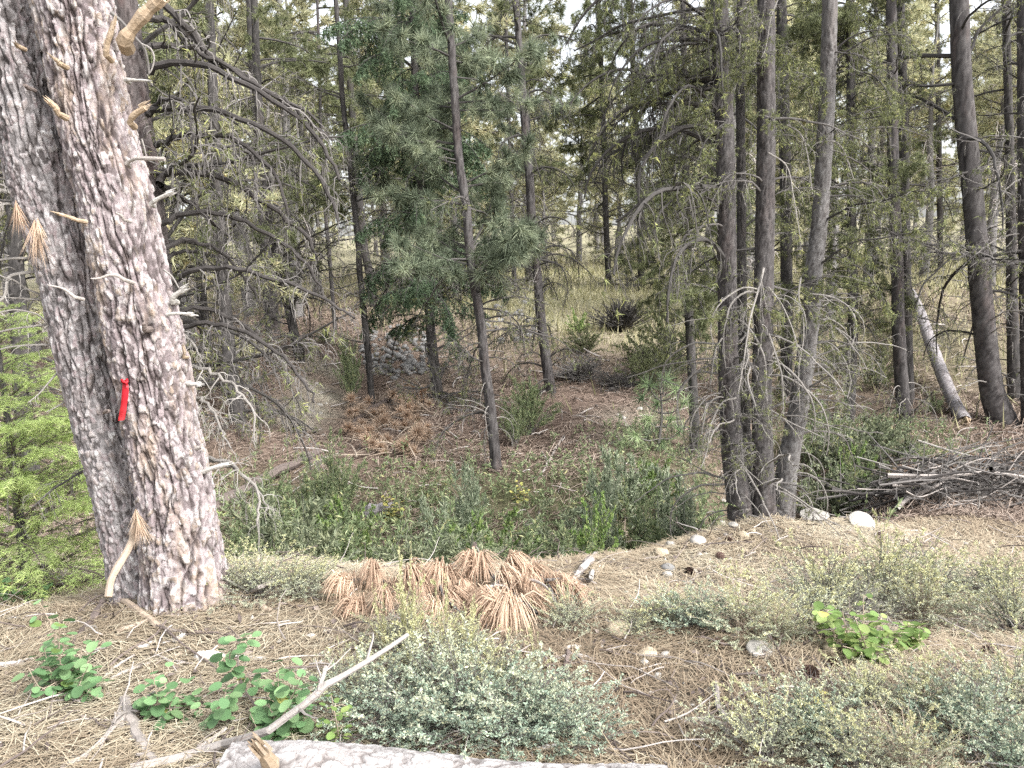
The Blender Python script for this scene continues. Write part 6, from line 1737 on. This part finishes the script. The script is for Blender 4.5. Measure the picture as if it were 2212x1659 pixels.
# low weeds on the gully floor
n = 9000
x, y = scatter(n, 4.6, 10.5, 1.0)
wgt = zone([(560, 1120, .9, 1), (700, 1130, 1.0, 1), (950, 1120, 1.2, 1), (1200, 1110, 1.2, 1), (1420, 1060, 1.2, .8), (1410, 980, .8, .8), (1390, 920, .7, .7), (1430, 1010, .8, .8), (1830, 960, 1.1, 1), (1000, 1060, .8, .7), (1500, 1120, .7, .6)], np.stack([x, y, y], -1))
keep = U(0, 1, n) < wgt
x, y = x[keep], y[keep]
n = len(x)
C = curves(np.stack([x, y, H(x, y)], -1), U(0, 6.28, n), U(.6, 1.5, n), U(.12, .38, n), U(0, .6, n), 5, .12)
mb = MB()
tubes(mb, C, np.linspace(.0035, .0015, 5)[None], 3, .3)
q = n * 9
ii = rng.integers(0, n, q)
p, d = on_curves(C, ii, U(.2, .999, q))
leaves(mb, p, norm(d * .6 + rng.normal(0, .6, (q, 3))), U(.03, .08, q), U(.012, .024, q))
solo('weeds', mb.mesh('weeds', M['gully_leaf'], False), 'low green weeds on the gully floor', None, kind='stuff')

# gravel and bark flakes among the needles of the near bank
n = 2600
x, y = scatter(n, 1.9, 6.4, 1.1)
keep = U(0, 1, n) < np.clip(2.6 * (fbm(x * 1.3, y * 1.3, 91) - .42) + np.where(x > .2, .35, -.05), .03, 1)
x, y = x[keep], y[keep]
n = len(x)
c = np.stack([x, y, H(x, y) + .006], -1)
r = U(.005, .016, n) * (1 + (U(0, 1, n) < .06) * 1.0)
u8 = np.array([[1, 0, 0], [0, 1, 0], [-1, 0, 0], [0, -1, 0], [0, 0, .7], [0, 0, -.7]], float)
V = c[:, None] + (u8[None] + rng.normal(0, .22, (n, 6, 3))) * (r[:, None] * U(.6, 1.3, (n, 3)))[:, None]
o = (np.arange(n) * 6)[:, None]
mb = MB()
mb.add(V.reshape(-1, 3), np.concatenate([o + np.array(t) for t in ((0, 1, 4), (1, 2, 4), (2, 3, 4), (3, 0, 4), (1, 0, 5), (2, 1, 5), (3, 2, 5), (0, 3, 5))]), np.repeat(U(0, 1, n), 6))
solo('gravel', mb.mesh('gravel', M['stone_pale'], False), 'scattered gravel among the needles of the near bank', None, kind='stuff')
n = 1800
x, y = scatter(n, 1.9, 6.0, 1.1)
c = np.stack([x, y, H(x, y) + .012], -1)
mb = MB()
d = norm(rng.normal(0, 1, (n, 3)) * np.array([1, 1, .25]))
leaves(mb, c, d, U(.02, .06, n), U(.012, .03, n), flat=2.5)
solo('bark_flakes', mb.mesh('bark_flakes', M['wood_dark'], False), 'fallen bark flakes scattered on the needles', None, kind='stuff')
n = 420
x, y = scatter(n, 1.9, 6.4, 1.1)
C = curves(np.stack([x, y, H(x, y) + .02], -1), U(0, 6.28, n), U(0, .3, n), U(.08, .4, n), U(0, .6, n), 7, .2)
C2, _, _ = twigs(C, 2, .3, (.04, .14), 5, (-.3, .4), (.4, 1.0), (-.1, .4), .15)
mb = MB()
tubes(mb, C, (.0032 * U(.6, 1.7, n))[:, None] * np.linspace(1, .5, 7)[None], 4, U(0, 1, n))
tubes(mb, C2, np.full((1, 5), .0017), 3, .5)
solo('twig_litter', mb.mesh('twig_litter', M['wood_dark'], False), 'dark forked twigs strewn over the near needles', None, kind='stuff')
